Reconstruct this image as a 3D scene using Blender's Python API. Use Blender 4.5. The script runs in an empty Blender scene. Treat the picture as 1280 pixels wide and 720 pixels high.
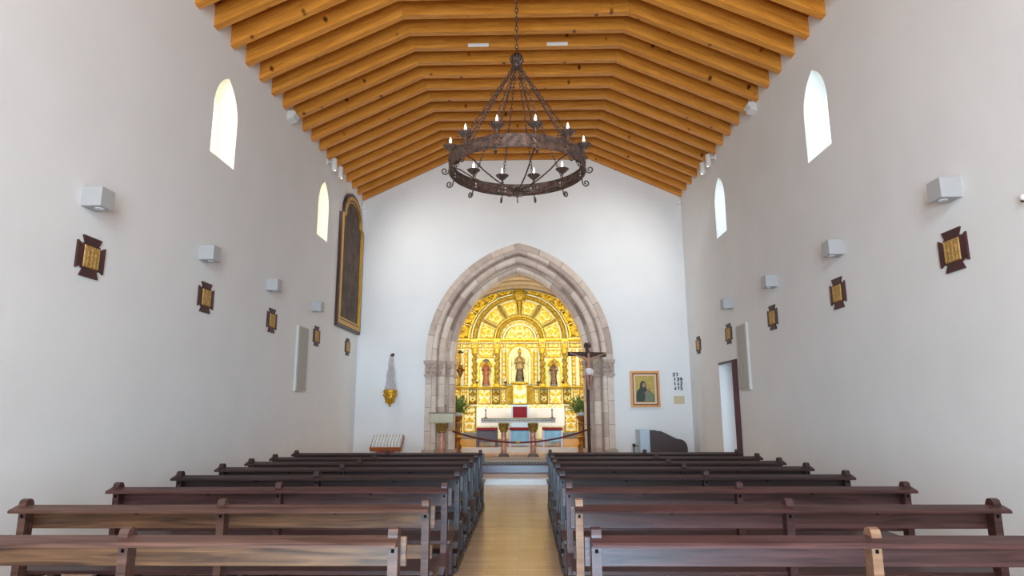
import bpy, math, random
from mathutils import Vector, Matrix, Euler
from mathutils.geometry import tessellate_polygon
PI = math.pi
random.seed(7)
SC = bpy.context.scene
COL = SC.collection

# ------------------------------------------------------------------ camera, sky, light, exposure
F_PX, PITCH, YAW, ROLL, CAM_X, CAM_H = 801.45, 0.1867, 0.021, 0.0034, 0.0948, 1.6
cam_d = bpy.data.cameras.new('camera')
cam_d.sensor_fit = 'HORIZONTAL'; cam_d.sensor_width = 36.0
cam_d.lens = F_PX / 1280 * 36.0
cam_d.clip_start = 0.05; cam_d.clip_end = 200
cam = bpy.data.objects.new('camera', cam_d); COL.objects.link(cam)
fw = Vector((-math.sin(YAW) * math.cos(PITCH), math.cos(YAW) * math.cos(PITCH), math.sin(PITCH)))
rt = Vector((math.cos(YAW), math.sin(YAW), 0)); up = rt.cross(fw)
R = Matrix((rt, up, -fw)).transposed() @ Matrix.Rotation(-ROLL, 3, 'Z')
cam.matrix_world = Matrix.Translation((CAM_X, 0, CAM_H)) @ R.to_4x4()
SC.camera = cam

SC.view_settings.view_transform = 'Standard'; SC.view_settings.look = 'None'
SC.view_settings.gamma = 1.0; SC.view_settings.use_curve_mapping = False
SC.view_settings.exposure = 0.0
SC.cycles.max_bounces = 10; SC.cycles.diffuse_bounces = 7; SC.cycles.glossy_bounces = 4
SC.cycles.transmission_bounces = 6; SC.cycles.sample_clamp_indirect = 6.0
SC.cycles.caustics_reflective = False; SC.cycles.caustics_refractive = False
SC.cycles.use_denoising = True

world = bpy.data.worlds.new('sky'); SC.world = world; world.use_nodes = True
world.node_tree.nodes['Background'].inputs[0].default_value = (0.72, 0.83, 1.0, 1)
world.node_tree.nodes['Background'].inputs[1].default_value = 1.0

def light(name, kind, loc, target, power, color, size=None, size_y=None, spot=None, blend=0.6):
    d = bpy.data.lights.new(name, kind); d.energy = power; d.color = color
    if kind == 'AREA':
        d.shape = 'RECTANGLE'; d.size = size; d.size_y = size_y or size
    if kind == 'SPOT':
        d.spot_size = spot; d.spot_blend = blend; d.shadow_soft_size = size or .05
    if kind == 'POINT': d.shadow_soft_size = size or .05
    o = bpy.data.objects.new(name, d); COL.objects.link(o); o.location = loc
    v = Vector(target) - Vector(loc); o.rotation_euler = v.to_track_quat('-Z', 'Y').to_euler()
    return o
DAY = (0.80, 0.90, 1.0)
dl = light('doorway_daylight', 'AREA', (0, -3.62, 1.9), (0, 14, 2.6), 640, (0.74, 0.89, 1.0), 3.0, 3.4); dl.data.spread = math.radians(150)
light('rear_fill_light', 'AREA', (0, -3.62, 6.1), (0, 12, 5.4), 540, (0.84, 0.94, 1.0), 3.4, 2.6)  # unseen area light behind the camera, added to brighten the nave
low = light('low_blue_fill', 'AREA', (0, -3.60, .9), (0, 17.4, .5), 85, (0.30, 0.68, 1.0), 3.0, 1.6); low.data.spread = math.radians(48)  # extra narrow blue fill, added to tint the lower altar wall
light('chancel_lamp_left', 'AREA', (-1.75, 18.15, 4.0), (0.1, 21.5, 3.2), 92, (1.0, 0.91, 0.66), 0.35, 1.2)
light('chancel_lamp_right', 'AREA', (1.55, 18.15, 4.0), (-0.3, 21.5, 3.2), 92, (1.0, 0.91, 0.66), 0.35, 1.2)
light('chancel_fill_low_left', 'AREA', (-2.15, 19.6, 1.7), (-.6, 21.5, 1.7), 15, (1.0, 0.93, 0.72), 0.25, 1.6)  # unseen fill, added to overexpose the base of the altarpiece
light('chancel_fill_low_right', 'AREA', (1.95, 19.6, 1.7), (.4, 21.5, 1.7), 15, (1.0, 0.93, 0.72), 0.25, 1.6)  # matching added fill on the right side, no fixture
WIN_POWER_L, WIN_POWER_R = 16, 11
SPOT_POWER = 180

# ------------------------------------------------------------------ helpers
class MB:
    def __init__(s): s.v = []; s.f = []; s.m = []; s.uv = None
    def add(s, vs, fs, m=0):
        b = len(s.v); s.v += [tuple(p) for p in vs]
        for f in fs: s.f.append(tuple(i + b for i in f)); s.m.append(m)
    def box(s, x0, x1, y0, y1, z0, z1, m=0):
        s.add([(x, y, z) for x in (x0, x1) for y in (y0, y1) for z in (z0, z1)],
              [(0, 1, 3, 2), (4, 6, 7, 5), (0, 4, 5, 1), (2, 3, 7, 6), (0, 2, 6, 4), (1, 5, 7, 3)], m); return s
    def bbox(s, x0, x1, y0, y1, z0, z1, b=.006, m=0):      # box with chamfered edges
        X, Y, Z = (x0, x1), (y0, y1), (z0, z1); vs = []; idx = {}
        for i in (0, 1):
            for j in (0, 1):
                for k in (0, 1):
                    sx, sy, sz = (1, -1)[i], (1, -1)[j], (1, -1)[k]
                    for a in range(3):
                        p = [X[i] + sx * b, Y[j] + sy * b, Z[k] + sz * b]; p[a] = (X[i], Y[j], Z[k])[a]
                        idx[i, j, k, a] = len(vs); vs.append(p)
        fs = []
        for i in (0, 1):
            fs.append([idx[i, j, k, 0] for j, k in ((0, 0), (0, 1), (1, 1), (1, 0))])
            fs.append([idx[j, i, k, 1] for j, k in ((0, 0), (0, 1), (1, 1), (1, 0))])
            fs.append([idx[j, k, i, 2] for j, k in ((0, 0), (0, 1), (1, 1), (1, 0))])
        for i in (0, 1):
            for j in (0, 1):
                fs.append([idx[i, j, 0, 0], idx[i, j, 1, 0], idx[i, j, 1, 1], idx[i, j, 0, 1]])
                fs.append([idx[i, 0, j, 0], idx[i, 1, j, 0], idx[i, 1, j, 2], idx[i, 0, j, 2]])
                fs.append([idx[0, i, j, 1], idx[1, i, j, 1], idx[1, i, j, 2], idx[0, i, j, 2]])
                for k in (0, 1): fs.append([idx[i, j, k, a] for a in range(3)])
        s.add(vs, fs, m); return s
    def prism(s, poly, axis, a, b, m=0):
        # poly in the two other axes, extruded along axis from a to b
        def P(p, t):
            return {'x': (t, p[0], p[1]), 'y': (p[0], t, p[1]), 'z': (p[0], p[1], t)}[axis]
        n = len(poly)
        s.add([P(p, a) for p in poly] + [P(p, b) for p in poly],
              [tuple(range(n))[::-1], tuple(range(n, 2 * n))] + [(i, (i + 1) % n, (i + 1) % n + n, i + n) for i in range(n)], m)
        return s
    def lathe(s, prof, c=(0, 0, 0), seg=16, m=0, fn=None, sx=1, sy=1):
        vs = []
        for (r, z) in prof:
            for k in range(seg):
                t = 2 * PI * k / seg; rr = r * (fn(t, z) if fn else 1)
                vs.append((c[0] + rr * math.cos(t) * sx, c[1] + rr * math.sin(t) * sy, c[2] + z))
        n = len(prof); fs = []
        for i in range(n - 1):
            for k in range(seg):
                k2 = (k + 1) % seg; fs.append((i * seg + k, i * seg + k2, (i + 1) * seg + k2, (i + 1) * seg + k))
        fs.append(tuple(range(seg))[::-1]); fs.append(tuple((n - 1) * seg + k for k in range(seg)))
        s.add(vs, fs, m); return s
    def ball(s, c, r, seg=12, m=0, sx=1, sy=1, sz=1):
        n = max(4, seg // 2)
        return s.lathe([(max(r * math.sin(PI * i / n), 1e-4), -r * sz * math.cos(PI * i / n)) for i in range(n + 1)], c, seg, m, None, sx, sy)
    def tube(s, path, r, seg=8, m=0, closed=False):
        P = [Vector(p) for p in path]; n = len(P); rs = r if isinstance(r, (list, tuple)) else [r] * n
        T = []
        for i in range(n):
            a = P[(i - 1) % n] if (closed or i > 0) else P[0]; b = P[(i + 1) % n] if (closed or i < n - 1) else P[-1]
            T.append((b - a).normalized())
        ref = Vector((0, 0, 1)) if abs(T[0].z) < .9 else Vector((1, 0, 0))
        N = (ref - T[0] * ref.dot(T[0])).normalized(); vs = []
        for i in range(n):
            N = (N - T[i] * N.dot(T[i]))
            N = N.normalized() if N.length > 1e-6 else T[i].orthogonal().normalized()
            B = T[i].cross(N)
            for k in range(seg):
                t = 2 * PI * k / seg; vs.append(P[i] + (N * math.cos(t) + B * math.sin(t)) * rs[i])
        fs = []
        for i in range(n if closed else n - 1):
            i2 = (i + 1) % n
            for k in range(seg):
                k2 = (k + 1) % seg; fs.append((i * seg + k, i * seg + k2, i2 * seg + k2, i2 * seg + k))
        if not closed: fs.append(tuple(range(seg))[::-1]); fs.append(tuple((n - 1) * seg + k for k in range(seg)))
        s.add(vs, fs, m); return s
    def grid(s, fn, nu, nv, m=0, mf=None, wrap_u=False):
        base = len(s.v); NU = nu if wrap_u else nu + 1
        for i in range(NU):
            for j in range(nv + 1): s.v.append(tuple(fn(i / nu, j / nv)))
        for i in range(nu):
            i2 = (i + 1) % NU
            for j in range(nv):
                s.f.append((base + i * (nv + 1) + j, base + i2 * (nv + 1) + j, base + i2 * (nv + 1) + j + 1, base + i * (nv + 1) + j + 1))
                s.m.append(mf((i + .5) / nu, (j + .5) / nv) if mf else m)
        return s
    def xf(s, M, start=0):
        for i in range(start, len(s.v)): s.v[i] = tuple(M @ Vector(s.v[i]))
        return s
    def build(s, name, mats, parent=None, loc=(0, 0, 0), smooth=None, rot=(0, 0, 0)):
        me = bpy.data.meshes.new(name); me.from_pydata(s.v, [], s.f)
        for mt in (mats if isinstance(mats, (list, tuple)) else [mats]): me.materials.append(mt)
        me.polygons.foreach_set('material_index', s.m)
        me.validate(); me.update()
        import bmesh
        bm = bmesh.new(); bm.from_mesh(me); bmesh.ops.recalc_face_normals(bm, faces=bm.faces); bm.to_mesh(me); bm.free()
        if smooth is not None:
            me.polygons.foreach_set('use_smooth', [True] * len(me.polygons)); me.set_sharp_from_angle(angle=math.radians(smooth))
        if s.uv:
            L = me.uv_layers.new(name='UVMap')
            for lp in me.loops: L.data[lp.index].uv = s.uv[lp.vertex_index]
        o = bpy.data.objects.new(name, me); COL.objects.link(o); o.location = loc; o.rotation_euler = rot
        if parent: o.parent = parent
        return o

def tag(o, label, cat, group=None, kind=None):
    o['label'] = label; o['category'] = cat
    if group: o['group'] = group
    if kind: o['kind'] = kind
    return o
def struct(o): o['kind'] = 'structure'; return o
def thing(name, label, cat, loc=(0, 0, 0), rz=0, group=None):
    o = bpy.data.objects.new(name, None); o.empty_display_size = .1; COL.objects.link(o)
    o.location = loc; o.rotation_euler = (0, 0, rz); return tag(o, label, cat, group)
def dup(root, loc=None, rz=None, label=None, group=None):
    def cp(o, par):
        c = o.copy(); COL.objects.link(c)
        if par: c.parent = par
        for ch in list(o.children): cp(ch, c)
        return c
    r = cp(root, None)
    if loc is not None: r.location = loc
    if rz is not None: r.rotation_euler = (0, 0, rz)
    if label: r['label'] = label
    if group: r['group'] = group
    return r

# ------------------------------------------------------------------ materials
def srgb(r, g, b):
    f = lambda c: (c / 255 / 12.92) if c / 255 <= .04045 else ((c / 255 + .055) / 1.055) ** 2.4
    return (f(r), f(g), f(b), 1)
def mat(name, col, rough=.6, metal=0, bump=0, bscale=20, vary=0, vscale=3, emit=None, estr=0, spec=None, alpha=1, trans=0, detail=4, col2=None):
    m = bpy.data.materials.new(name); m.use_nodes = True; nt = m.node_tree; b = nt.nodes['Principled BSDF']
    b.inputs['Base Color'].default_value = col; b.inputs['Roughness'].default_value = rough; b.inputs['Metallic'].default_value = metal
    if spec is not None: b.inputs['Specular IOR Level'].default_value = spec
    if trans: b.inputs['Transmission Weight'].default_value = trans
    if emit: b.inputs['Emission Color'].default_value = emit; b.inputs['Emission Strength'].default_value = estr
    tc = nt.nodes.new('ShaderNodeTexCoord')
    if vary or col2:
        n = nt.nodes.new('ShaderNodeTexNoise'); n.inputs['Scale'].default_value = vscale; n.inputs['Detail'].default_value = detail
        nt.links.new(tc.outputs['Object'], n.inputs['Vector'])
        r = nt.nodes.new('ShaderNodeValToRGB'); r.color_ramp.elements[0].position = .35; r.color_ramp.elements[1].position = .65
        c2 = col2 or tuple(min(1, c * (1 + vary)) for c in col[:3]) + (1,)
        c1 = col if col2 else tuple(c * (1 - vary) for c in col[:3]) + (1,)
        r.color_ramp.elements[0].color = c1; r.color_ramp.elements[1].color = c2
        nt.links.new(n.outputs['Fac'], r.inputs['Fac']); nt.links.new(r.outputs['Color'], b.inputs['Base Color'])
    if bump:
        n = nt.nodes.new('ShaderNodeTexNoise'); n.inputs['Scale'].default_value = bscale; n.inputs['Detail'].default_value = 5
        nt.links.new(tc.outputs['Object'], n.inputs['Vector'])
        bp = nt.nodes.new('ShaderNodeBump'); bp.inputs['Strength'].default_value = bump; bp.inputs['Distance'].default_value = .02
        nt.links.new(n.outputs['Fac'], bp.inputs['Height']); nt.links.new(bp.outputs['Normal'], b.inputs['Normal'])
    return m
def wood(name, dark, lite, knot=None, rough=.4, stretch=(1.2, 14, 14), knots=False, spec=.32, rnd=.12):
    m = bpy.data.materials.new(name); m.use_nodes = True; nt = m.node_tree; b = nt.nodes['Principled BSDF']; L = nt.links
    b.inputs['Roughness'].default_value = rough; b.inputs['Specular IOR Level'].default_value = spec
    tc = nt.nodes.new('ShaderNodeTexCoord'); oi = nt.nodes.new('ShaderNodeObjectInfo')
    off = nt.nodes.new('ShaderNodeVectorMath'); off.operation = 'MULTIPLY_ADD'
    comb = nt.nodes.new('ShaderNodeCombineXYZ')
    L.new(oi.outputs['Random'], comb.inputs[0]); L.new(oi.outputs['Random'], comb.inputs[1]); L.new(oi.outputs['Random'], comb.inputs[2])
    L.new(comb.outputs[0], off.inputs[0]); off.inputs[1].default_value = (57, 31, 43); L.new(tc.outputs['Object'], off.inputs[2])
    mp = nt.nodes.new('ShaderNodeMapping'); mp.inputs['Scale'].default_value = stretch; L.new(off.outputs[0], mp.inputs[0])
    n = nt.nodes.new('ShaderNodeTexNoise'); n.inputs['Scale'].default_value = 1.6; n.inputs['Detail'].default_value = 6; n.inputs['Distortion'].default_value = .8
    L.new(mp.outputs[0], n.inputs['Vector'])
    r = nt.nodes.new('ShaderNodeValToRGB'); r.color_ramp.elements[0].position = .3; r.color_ramp.elements[1].position = .7
    r.color_ramp.elements[0].color = dark; r.color_ramp.elements[1].color = lite; L.new(n.outputs['Fac'], r.inputs[0]); out = r.outputs[0]
    if knots:
        mp2 = nt.nodes.new('ShaderNodeMapping'); mp2.inputs['Scale'].default_value = (3.1, 2.4, 1.9); L.new(off.outputs[0], mp2.inputs[0])
        vo = nt.nodes.new('ShaderNodeTexVoronoi'); vo.inputs['Scale'].default_value = 1.0; L.new(mp2.outputs[0], vo.inputs['Vector'])
        rr = nt.nodes.new('ShaderNodeValToRGB'); rr.color_ramp.elements[0].position = .06; rr.color_ramp.elements[1].position = .15
        rr.color_ramp.elements[0].color = (1, 1, 1, 1); rr.color_ramp.elements[1].color = (0, 0, 0, 1); L.new(vo.outputs['Distance'], rr.inputs[0])
        mx = nt.nodes.new('ShaderNodeMix'); mx.data_type = 'RGBA'; L.new(rr.outputs[0], mx.inputs['Factor']); L.new(out, mx.inputs['A']); mx.inputs['B'].default_value = knot
        out = mx.outputs['Result']
    hs = nt.nodes.new('ShaderNodeHueSaturation'); ma = nt.nodes.new('ShaderNodeMath'); ma.operation = 'MULTIPLY_ADD'
    ma.inputs[1].default_value = rnd * 2; ma.inputs[2].default_value = 1 - rnd; L.new(oi.outputs['Random'], ma.inputs[0]); L.new(ma.outputs[0], hs.inputs['Value'])
    L.new(out, hs.inputs['Color']); L.new(hs.outputs[0], b.inputs['Base Color'])
    bp = nt.nodes.new('ShaderNodeBump'); bp.inputs['Strength'].default_value = .15; bp.inputs['Distance'].default_value = .01
    L.new(n.outputs['Fac'], bp.inputs['Height']); L.new(bp.outputs[0], b.inputs['Normal'])
    return m

M_WALL = mat('white_plaster', (.782, .795, .80, 1), .85, bump=.35, bscale=2.2, vary=.018, vscale=1.1)
M_PINE = wood('varnished_pine', srgb(190, 120, 40), srgb(222, 154, 66), srgb(92, 40, 10), .42, (1.1, 12, 12), True, rnd=.07)
M_DECK = wood('pine_boards', srgb(136, 74, 22), srgb(168, 98, 34), srgb(90, 40, 10), .5, (10, 1, 10), True)
M_PEW_RED = wood('reddish_pew_wood', srgb(50, 29, 28), srgb(86, 54, 51), None, .40, (1.0, 16, 16), rnd=.12)
M_PEW_TAN = wood('worn_tan_pew_wood', srgb(62, 40, 30), srgb(124, 86, 58), None, .42, (1.0, 16, 16), rnd=.08)
M_PEW_PALE = wood('pale_replaced_wood', srgb(114, 80, 60), srgb(152, 112, 86), None, .45, (1.0, 16, 16), rnd=.04)
M_PEW_SHADED = wood('shaded_pew_wood', srgb(36, 24, 24), srgb(58, 40, 39), None, .42, (1.0, 16, 16), rnd=.10)  # backlit shade of the far rows put into a darker wood colour
M_HOLE = mat('bolt_hole_black', (.004, .003, .003, 1), .95, spec=.05)
M_DWOOD = mat('dark_stained_wood', srgb(62, 34, 30), .4, bump=.1, bscale=30, vary=.2)
M_MAROON = mat('maroon_wood', srgb(66, 30, 32), .5, vary=.15, vscale=8)
M_IRON = mat('wrought_iron', srgb(70, 60, 56), .42, .5, bump=.4, bscale=60, col2=srgb(120, 94, 82), vscale=14)
M_GREY = mat('light_grey_metal', srgb(176, 178, 180), .5, .1)
M_PANEL = mat('grey_panel_cloth', srgb(172, 168, 160), .7)
M_PANELEDGE = mat('pale_panel_frame', srgb(205, 202, 196), .5)
M_WHITE = mat('white_plastic', (.8, .8, .79, 1), .4)
M_LENS = mat('lamp_lens', (.75, .76, .76, 1), .15)
M_BULB = mat('lit_bulb', (1, 1, 1, 1), .3, emit=(1, .96, .88, 1), estr=4)
M_CANDLE = mat('candle_sleeve', srgb(120, 90, 70), .5)
M_GOLD = mat('gilding', (.80, .51, .04, 1), .36, .35, bump=.9, bscale=30, vary=.22, vscale=14)
M_GOLD2 = mat('gilding_deep', (.42, .25, .012, 1), .42, .3, bump=1.0, bscale=26, vary=.35, vscale=14)
M_IVORY = mat('pale_gilded_ground', (.95, .82, .40, 1), .45, .05, bump=.8, bscale=30, vary=.14, vscale=16)
M_CREAM = mat('cream_paint', (.93, .87, .58, 1), .5, .0, bump=.5, bscale=34, vary=.06, vscale=20)
M_BRASSY = mat('gilt_metal', srgb(200, 150, 40), .35, .6, bump=.4, bscale=50, vary=.2, vscale=25)
M_OLDGILT = mat('tarnished_gilding', srgb(150, 118, 56), .45, .4, bump=.6, bscale=50, vary=.4, vscale=25)
M_BRONZE = mat('bronze_gilt_relief', srgb(184, 146, 82), .5, .2, bump=.6, bscale=60, vary=.25, vscale=30)
M_CLOTH = mat('white_altar_cloth', (.72, .68, .67, 1), .85)
M_REDC = mat('crimson_upholstery', srgb(112, 6, 28), .85, bump=.1, bscale=200)
M_BLUEW = mat('pale_blue_white_paint', srgb(178, 200, 220), .5)
M_BLUES = mat('daylight_tinted_seat_front', srgb(112, 160, 196), .5, vary=.12, vscale=5)  # blue cast of daylight on white seat fronts put into the colour
M_GREYB = mat('slate_grey_fabric', srgb(78, 78, 96), .8)
M_LILAC = mat('pale_grey_lilac_paint', srgb(170, 170, 200), .5)
M_MARBLE = mat('pink_marble', srgb(164, 106, 82), .25, vary=.15, vscale=9, col2=srgb(206, 156, 132))
M_PALEG = mat('pale_green_marble', srgb(178, 168, 138), .4, vary=.08, vscale=7)
M_STEP = mat('white_marble', srgb(212, 214, 212), .3, vary=.04)
M_SLAB = mat('grey_stone_slab', srgb(196, 188, 176), .45, vary=.1, vscale=12)
M_GREYSTEP = mat('grey_marble_step', srgb(176, 172, 174), .4, vary=.06)
M_SLABEDGE = mat('carved_stone_edge', srgb(150, 142, 124), .5, vary=.2, vscale=20)
M_DARKSTONE = mat('dark_grey_stone', srgb(112, 110, 108), .5, vary=.1)
M_ROPE = mat('dark_red_rope', srgb(92, 22, 26), .8, bump=.5, bscale=80)
M_LEAF = mat('green_leaves', srgb(112, 126, 62), .5, vary=.3, vscale=20)
M_FLOWER = mat('yellow_flowers', srgb(226, 206, 110), .6)
M_BOWL = mat('white_ceramic', (.8, .79, .75, 1), .3)
M_RUG = mat('grey_rug', srgb(170, 160, 150), .95, vary=.15, vscale=30)
M_RUGDARK = mat('dark_rug_pattern', srgb(70, 58, 56), .95)
M_SKIN = mat('painted_flesh', srgb(160, 120, 102), .5)
M_HAIR = mat('dark_painted_hair', srgb(60, 40, 30), .6)
M_ROBE_DK = mat('black_and_gold_robe', srgb(26, 22, 22), .5, col2=srgb(110, 86, 36), vscale=11)
M_ROBE_CREAM = mat('grey_gold_mantle', srgb(110, 90, 58), .5, col2=srgb(176, 144, 80), vscale=14)
M_ROBE_BR = mat('orange_brown_robe', srgb(112, 58, 26), .55, col2=srgb(168, 96, 48), vscale=12)
M_ROBE_MX = mat('brown_painted_robe', srgb(44, 26, 18), .55, col2=srgb(136, 98, 62), vscale=14)
M_BLACK = mat('matt_black', (.012, .012, .012, 1), .6)
M_CANVAS = mat('dark_old_canvas', srgb(68, 54, 46), .8, col2=srgb(100, 82, 70), vscale=2.6, detail=6)
M_PAPER = mat('beige_paper', srgb(206, 190, 158), .8)
M_FRAMEO = mat('orange_gilt_frame', srgb(206, 142, 74), .4, .2, vary=.1, vscale=20)
M_PINKMAT = mat('pinkish_mount', srgb(226, 190, 160), .7)
M_ICONBG = mat('olive_gold_ground', srgb(176, 152, 70), .5, .1, vary=.12, vscale=16)
M_ICONDK = mat('dark_green_robe_paint', srgb(50, 62, 50), .6, vary=.2, vscale=30)
M_ICONGR = mat('grey_green_robe_paint', srgb(112, 124, 100), .6, vary=.2, vscale=40)
M_GLASS = mat('clear_glass', (.92, .95, .95, 1), .08, trans=.85)
M_STRAND = mat('frosted_glass_beads', srgb(206, 200, 200), .3, vary=.06, vscale=40)
M_REDBOX = mat('red_painted_box', srgb(170, 40, 56), .5)
M_ORGAN = mat('organ_dark_wood', srgb(58, 44, 46), .4, vary=.1)
M_DOOR = mat('reddish_brown_door', srgb(74, 34, 38), .45, vary=.12, vscale=6)
M_PURPLESTEP = mat('dark_varnished_step', srgb(84, 66, 78), .28, vary=.12, vscale=3)
M_VAULT = mat('ochre_stone', srgb(136, 116, 92), .8, bump=.4, bscale=8, vary=.12, vscale=2.5)
M_RIB = mat('tan_stone_rib', srgb(158, 136, 110), .8, bump=.4, bscale=12, vary=.12, vscale=3)
M_CAPST = mat('carved_stone', srgb(178, 158, 144), .85, bump=.5, bscale=12, vary=.12, vscale=6)
M_TOTEM = mat('crucifix_wood', srgb(58, 34, 26), .5, vary=.2, vscale=12)

def pane_mat(name, col):
    m = bpy.data.materials.new(name); m.use_nodes = True; nt = m.node_tree; nt.nodes.clear()
    o = nt.nodes.new('ShaderNodeOutputMaterial'); t = nt.nodes.new('ShaderNodeBsdfTranslucent'); t.inputs[0].default_value = col
    d = nt.nodes.new('ShaderNodeBsdfDiffuse'); d.inputs[0].default_value = col; mx = nt.nodes.new('ShaderNodeMixShader'); mx.inputs[0].default_value = .25
    nt.links.new(t.outputs[0], mx.inputs[1]); nt.links.new(d.outputs[0], mx.inputs[2]); nt.links.new(mx.outputs[0], o.inputs[0]); return m
M_PANE_L = pane_mat('warm_alabaster_pane', (.95, .90, .72, 1)); M_PANE_R = pane_mat('cool_frosted_pane', (.90, .94, .93, 1))

def stone_uv():
    m = bpy.data.materials.new('arch_masonry'); m.use_nodes = True; nt = m.node_tree; b = nt.nodes['Principled BSDF']; L = nt.links
    b.inputs['Roughness'].default_value = .85
    tc = nt.nodes.new('ShaderNodeTexCoord'); br = nt.nodes.new('ShaderNodeTexBrick'); L.new(tc.outputs['UV'], br.inputs['Vector'])
    br.inputs['Color1'].default_value = srgb(214, 196, 180); br.inputs['Color2'].default_value = srgb(150, 122, 110); br.inputs['Mortar'].default_value = srgb(150, 132, 118)
    br.inputs['Scale'].default_value = 1; br.inputs['Mortar Size'].default_value = .007; br.inputs['Brick Width'].default_value = .62; br.inputs['Row Height'].default_value = .27
    br.inputs['Bias'].default_value = -.3
    n = nt.nodes.new('ShaderNodeTexNoise'); n.inputs['Scale'].default_value = 5; n.inputs['Detail'].default_value = 6; L.new(tc.outputs['Object'], n.inputs['Vector'])
    mx = nt.nodes.new('ShaderNodeMix'); mx.data_type = 'RGBA'; mx.blend_type = 'OVERLAY'; mx.inputs['Factor'].default_value = .35
    L.new(br.outputs['Color'], mx.inputs['A']); L.new(n.outputs['Fac'], mx.inputs['B'])
    hs = nt.nodes.new('ShaderNodeHueSaturation'); hs.inputs['Saturation'].default_value = .9; L.new(mx.outputs['Result'], hs.inputs['Color'])
    L.new(hs.outputs[0], b.inputs['Base Color'])
    bp = nt.nodes.new('ShaderNodeBump'); bp.inputs['Strength'].default_value = .5; bp.inputs['Distance'].default_value = .02; L.new(n.outputs['Fac'], bp.inputs['Height']); L.new(bp.outputs[0], b.inputs['Normal'])
    return m
M_ARCH = stone_uv()
def floor_mat():
    m = bpy.data.materials.new('tan_floor_boards'); m.use_nodes = True; nt = m.node_tree; b = nt.nodes['Principled BSDF']; L = nt.links
    b.inputs['Roughness'].default_value = .24; b.inputs['Specular IOR Level'].default_value = .6
    tc = nt.nodes.new('ShaderNodeTexCoord'); br = nt.nodes.new('ShaderNodeTexBrick'); L.new(tc.outputs['Object'], br.inputs['Vector'])
    br.inputs['Color1'].default_value = srgb(206, 172, 134); br.inputs['Color2'].default_value = srgb(190, 156, 120); br.inputs['Mortar'].default_value = srgb(168, 134, 98)
    br.inputs['Scale'].default_value = 1; br.inputs['Mortar Size'].default_value = .004; br.inputs['Brick Width'].default_value = .6; br.inputs['Row Height'].default_value = .12
    n = nt.nodes.new('ShaderNodeTexNoise'); n.inputs['Scale'].default_value = 2.5; n.inputs['Detail'].default_value = 5; L.new(tc.outputs['Object'], n.inputs['Vector'])
    mx = nt.nodes.new('ShaderNodeMix'); mx.data_type = 'RGBA'; mx.blend_type = 'OVERLAY'; mx.inputs['Factor'].default_value = .25
    L.new(br.outputs['Color'], mx.inputs['A']); L.new(n.outputs['Fac'], mx.inputs['B']); L.new(mx.outputs['Result'], b.inputs['Base Color'])
    return m
M_FLOOR = floor_mat()
M_CHFLOOR = mat('chancel_floor_boards', srgb(186, 136, 60), .25, vary=.1)

# ------------------------------------------------------------------ room shell
W, D, YR, XC = 4.5, 17.42, -3.5, -0.085
def ze(y): return 7.44 + .027 * (y - 17.4)       # underside of beams at the walls
def zk(y): return 8.62 + .027 * (y - 17.4)       # underside of beams in the flat middle
BH = .33

def holed_slab(name, outer, holes, frame, depth, m, splay=None):
    """outer / holes are 2-D loops; frame(p2, t) -> 3-D with t the depth into the wall"""
    mb = MB(); loops = [outer] + holes
    for t in (0, depth):
        vs = [frame(p, t) for lp in loops for p in lp]
        tri = tessellate_polygon([[Vector((p[0], p[1], 0)) for p in lp] for lp in loops])
        mb.add(vs, tri)
    for lp in loops:
        n = len(lp); mb.add([frame(p, 0) for p in lp] + [frame(p, depth) for p in lp], [(i, (i + 1) % n, (i + 1) % n + n, i + n) for i in range(n)])
    return struct(mb.build(name, m))

def lancet(yc, w, z0, z1, n=8):
    zs = z1 - w * .78; h = w / 2; Rr = (h * h + (z1 - zs) ** 2) / (2 * h); pts = [(yc - h, z0)]
    am = math.atan2(z1 - zs, Rr - h)
    left = [(yc - h + Rr - Rr * math.cos(am * i / n), zs + Rr * math.sin(am * i / n)) for i in range(n + 1)]
    right = [(2 * yc - p[0], p[1]) for p in left[:-1]][::-1]
    return pts + left + right + [(yc + h, z0)]

WIN = [(9.13, .77, 5.33, 6.68), (13.97, .74, 5.42, 6.76)]
side_outer = [(YR, 0), (D, 0), (D, ze(D) + BH + .05), (YR, ze(YR) + BH + .05)]
DOOR_R = [(13.52, .125), (14.82, .125), (14.82, 2.62), (13.52, 2.62)]
holesL = [lancet(*w) for w in WIN]
holed_slab('wall_left', side_outer, holesL, lambda p, t: (-W - t, p[0], p[1]), .75, M_WALL)
holed_slab('wall_right', side_outer, [lancet(*w) for w in WIN] + [DOOR_R], lambda p, t: (W + t, p[0], p[1]), .75, M_WALL)
k = 0
for side, pm, pw in ((-1, M_PANE_L, WIN_POWER_L), (1, M_PANE_R, WIN_POWER_R)):
    for (yc, w, z0, z1) in WIN:
        k += 1
        x = side * (W + .32)
        mb = MB(); mb.prism(lancet(yc, w + .02, z0 - .01, z1 + .01), 'x', x, x + side * .012)
        struct(mb.build('window_%d' % k, pm))
        light('window_%d_daylight' % k, 'AREA', (side * (W + .70), yc, (z0 + z1) / 2), (0, yc, (z0 + z1) / 2), pw, (1, 1, 1), w * .9, (z1 - z0) * .95)
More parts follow.
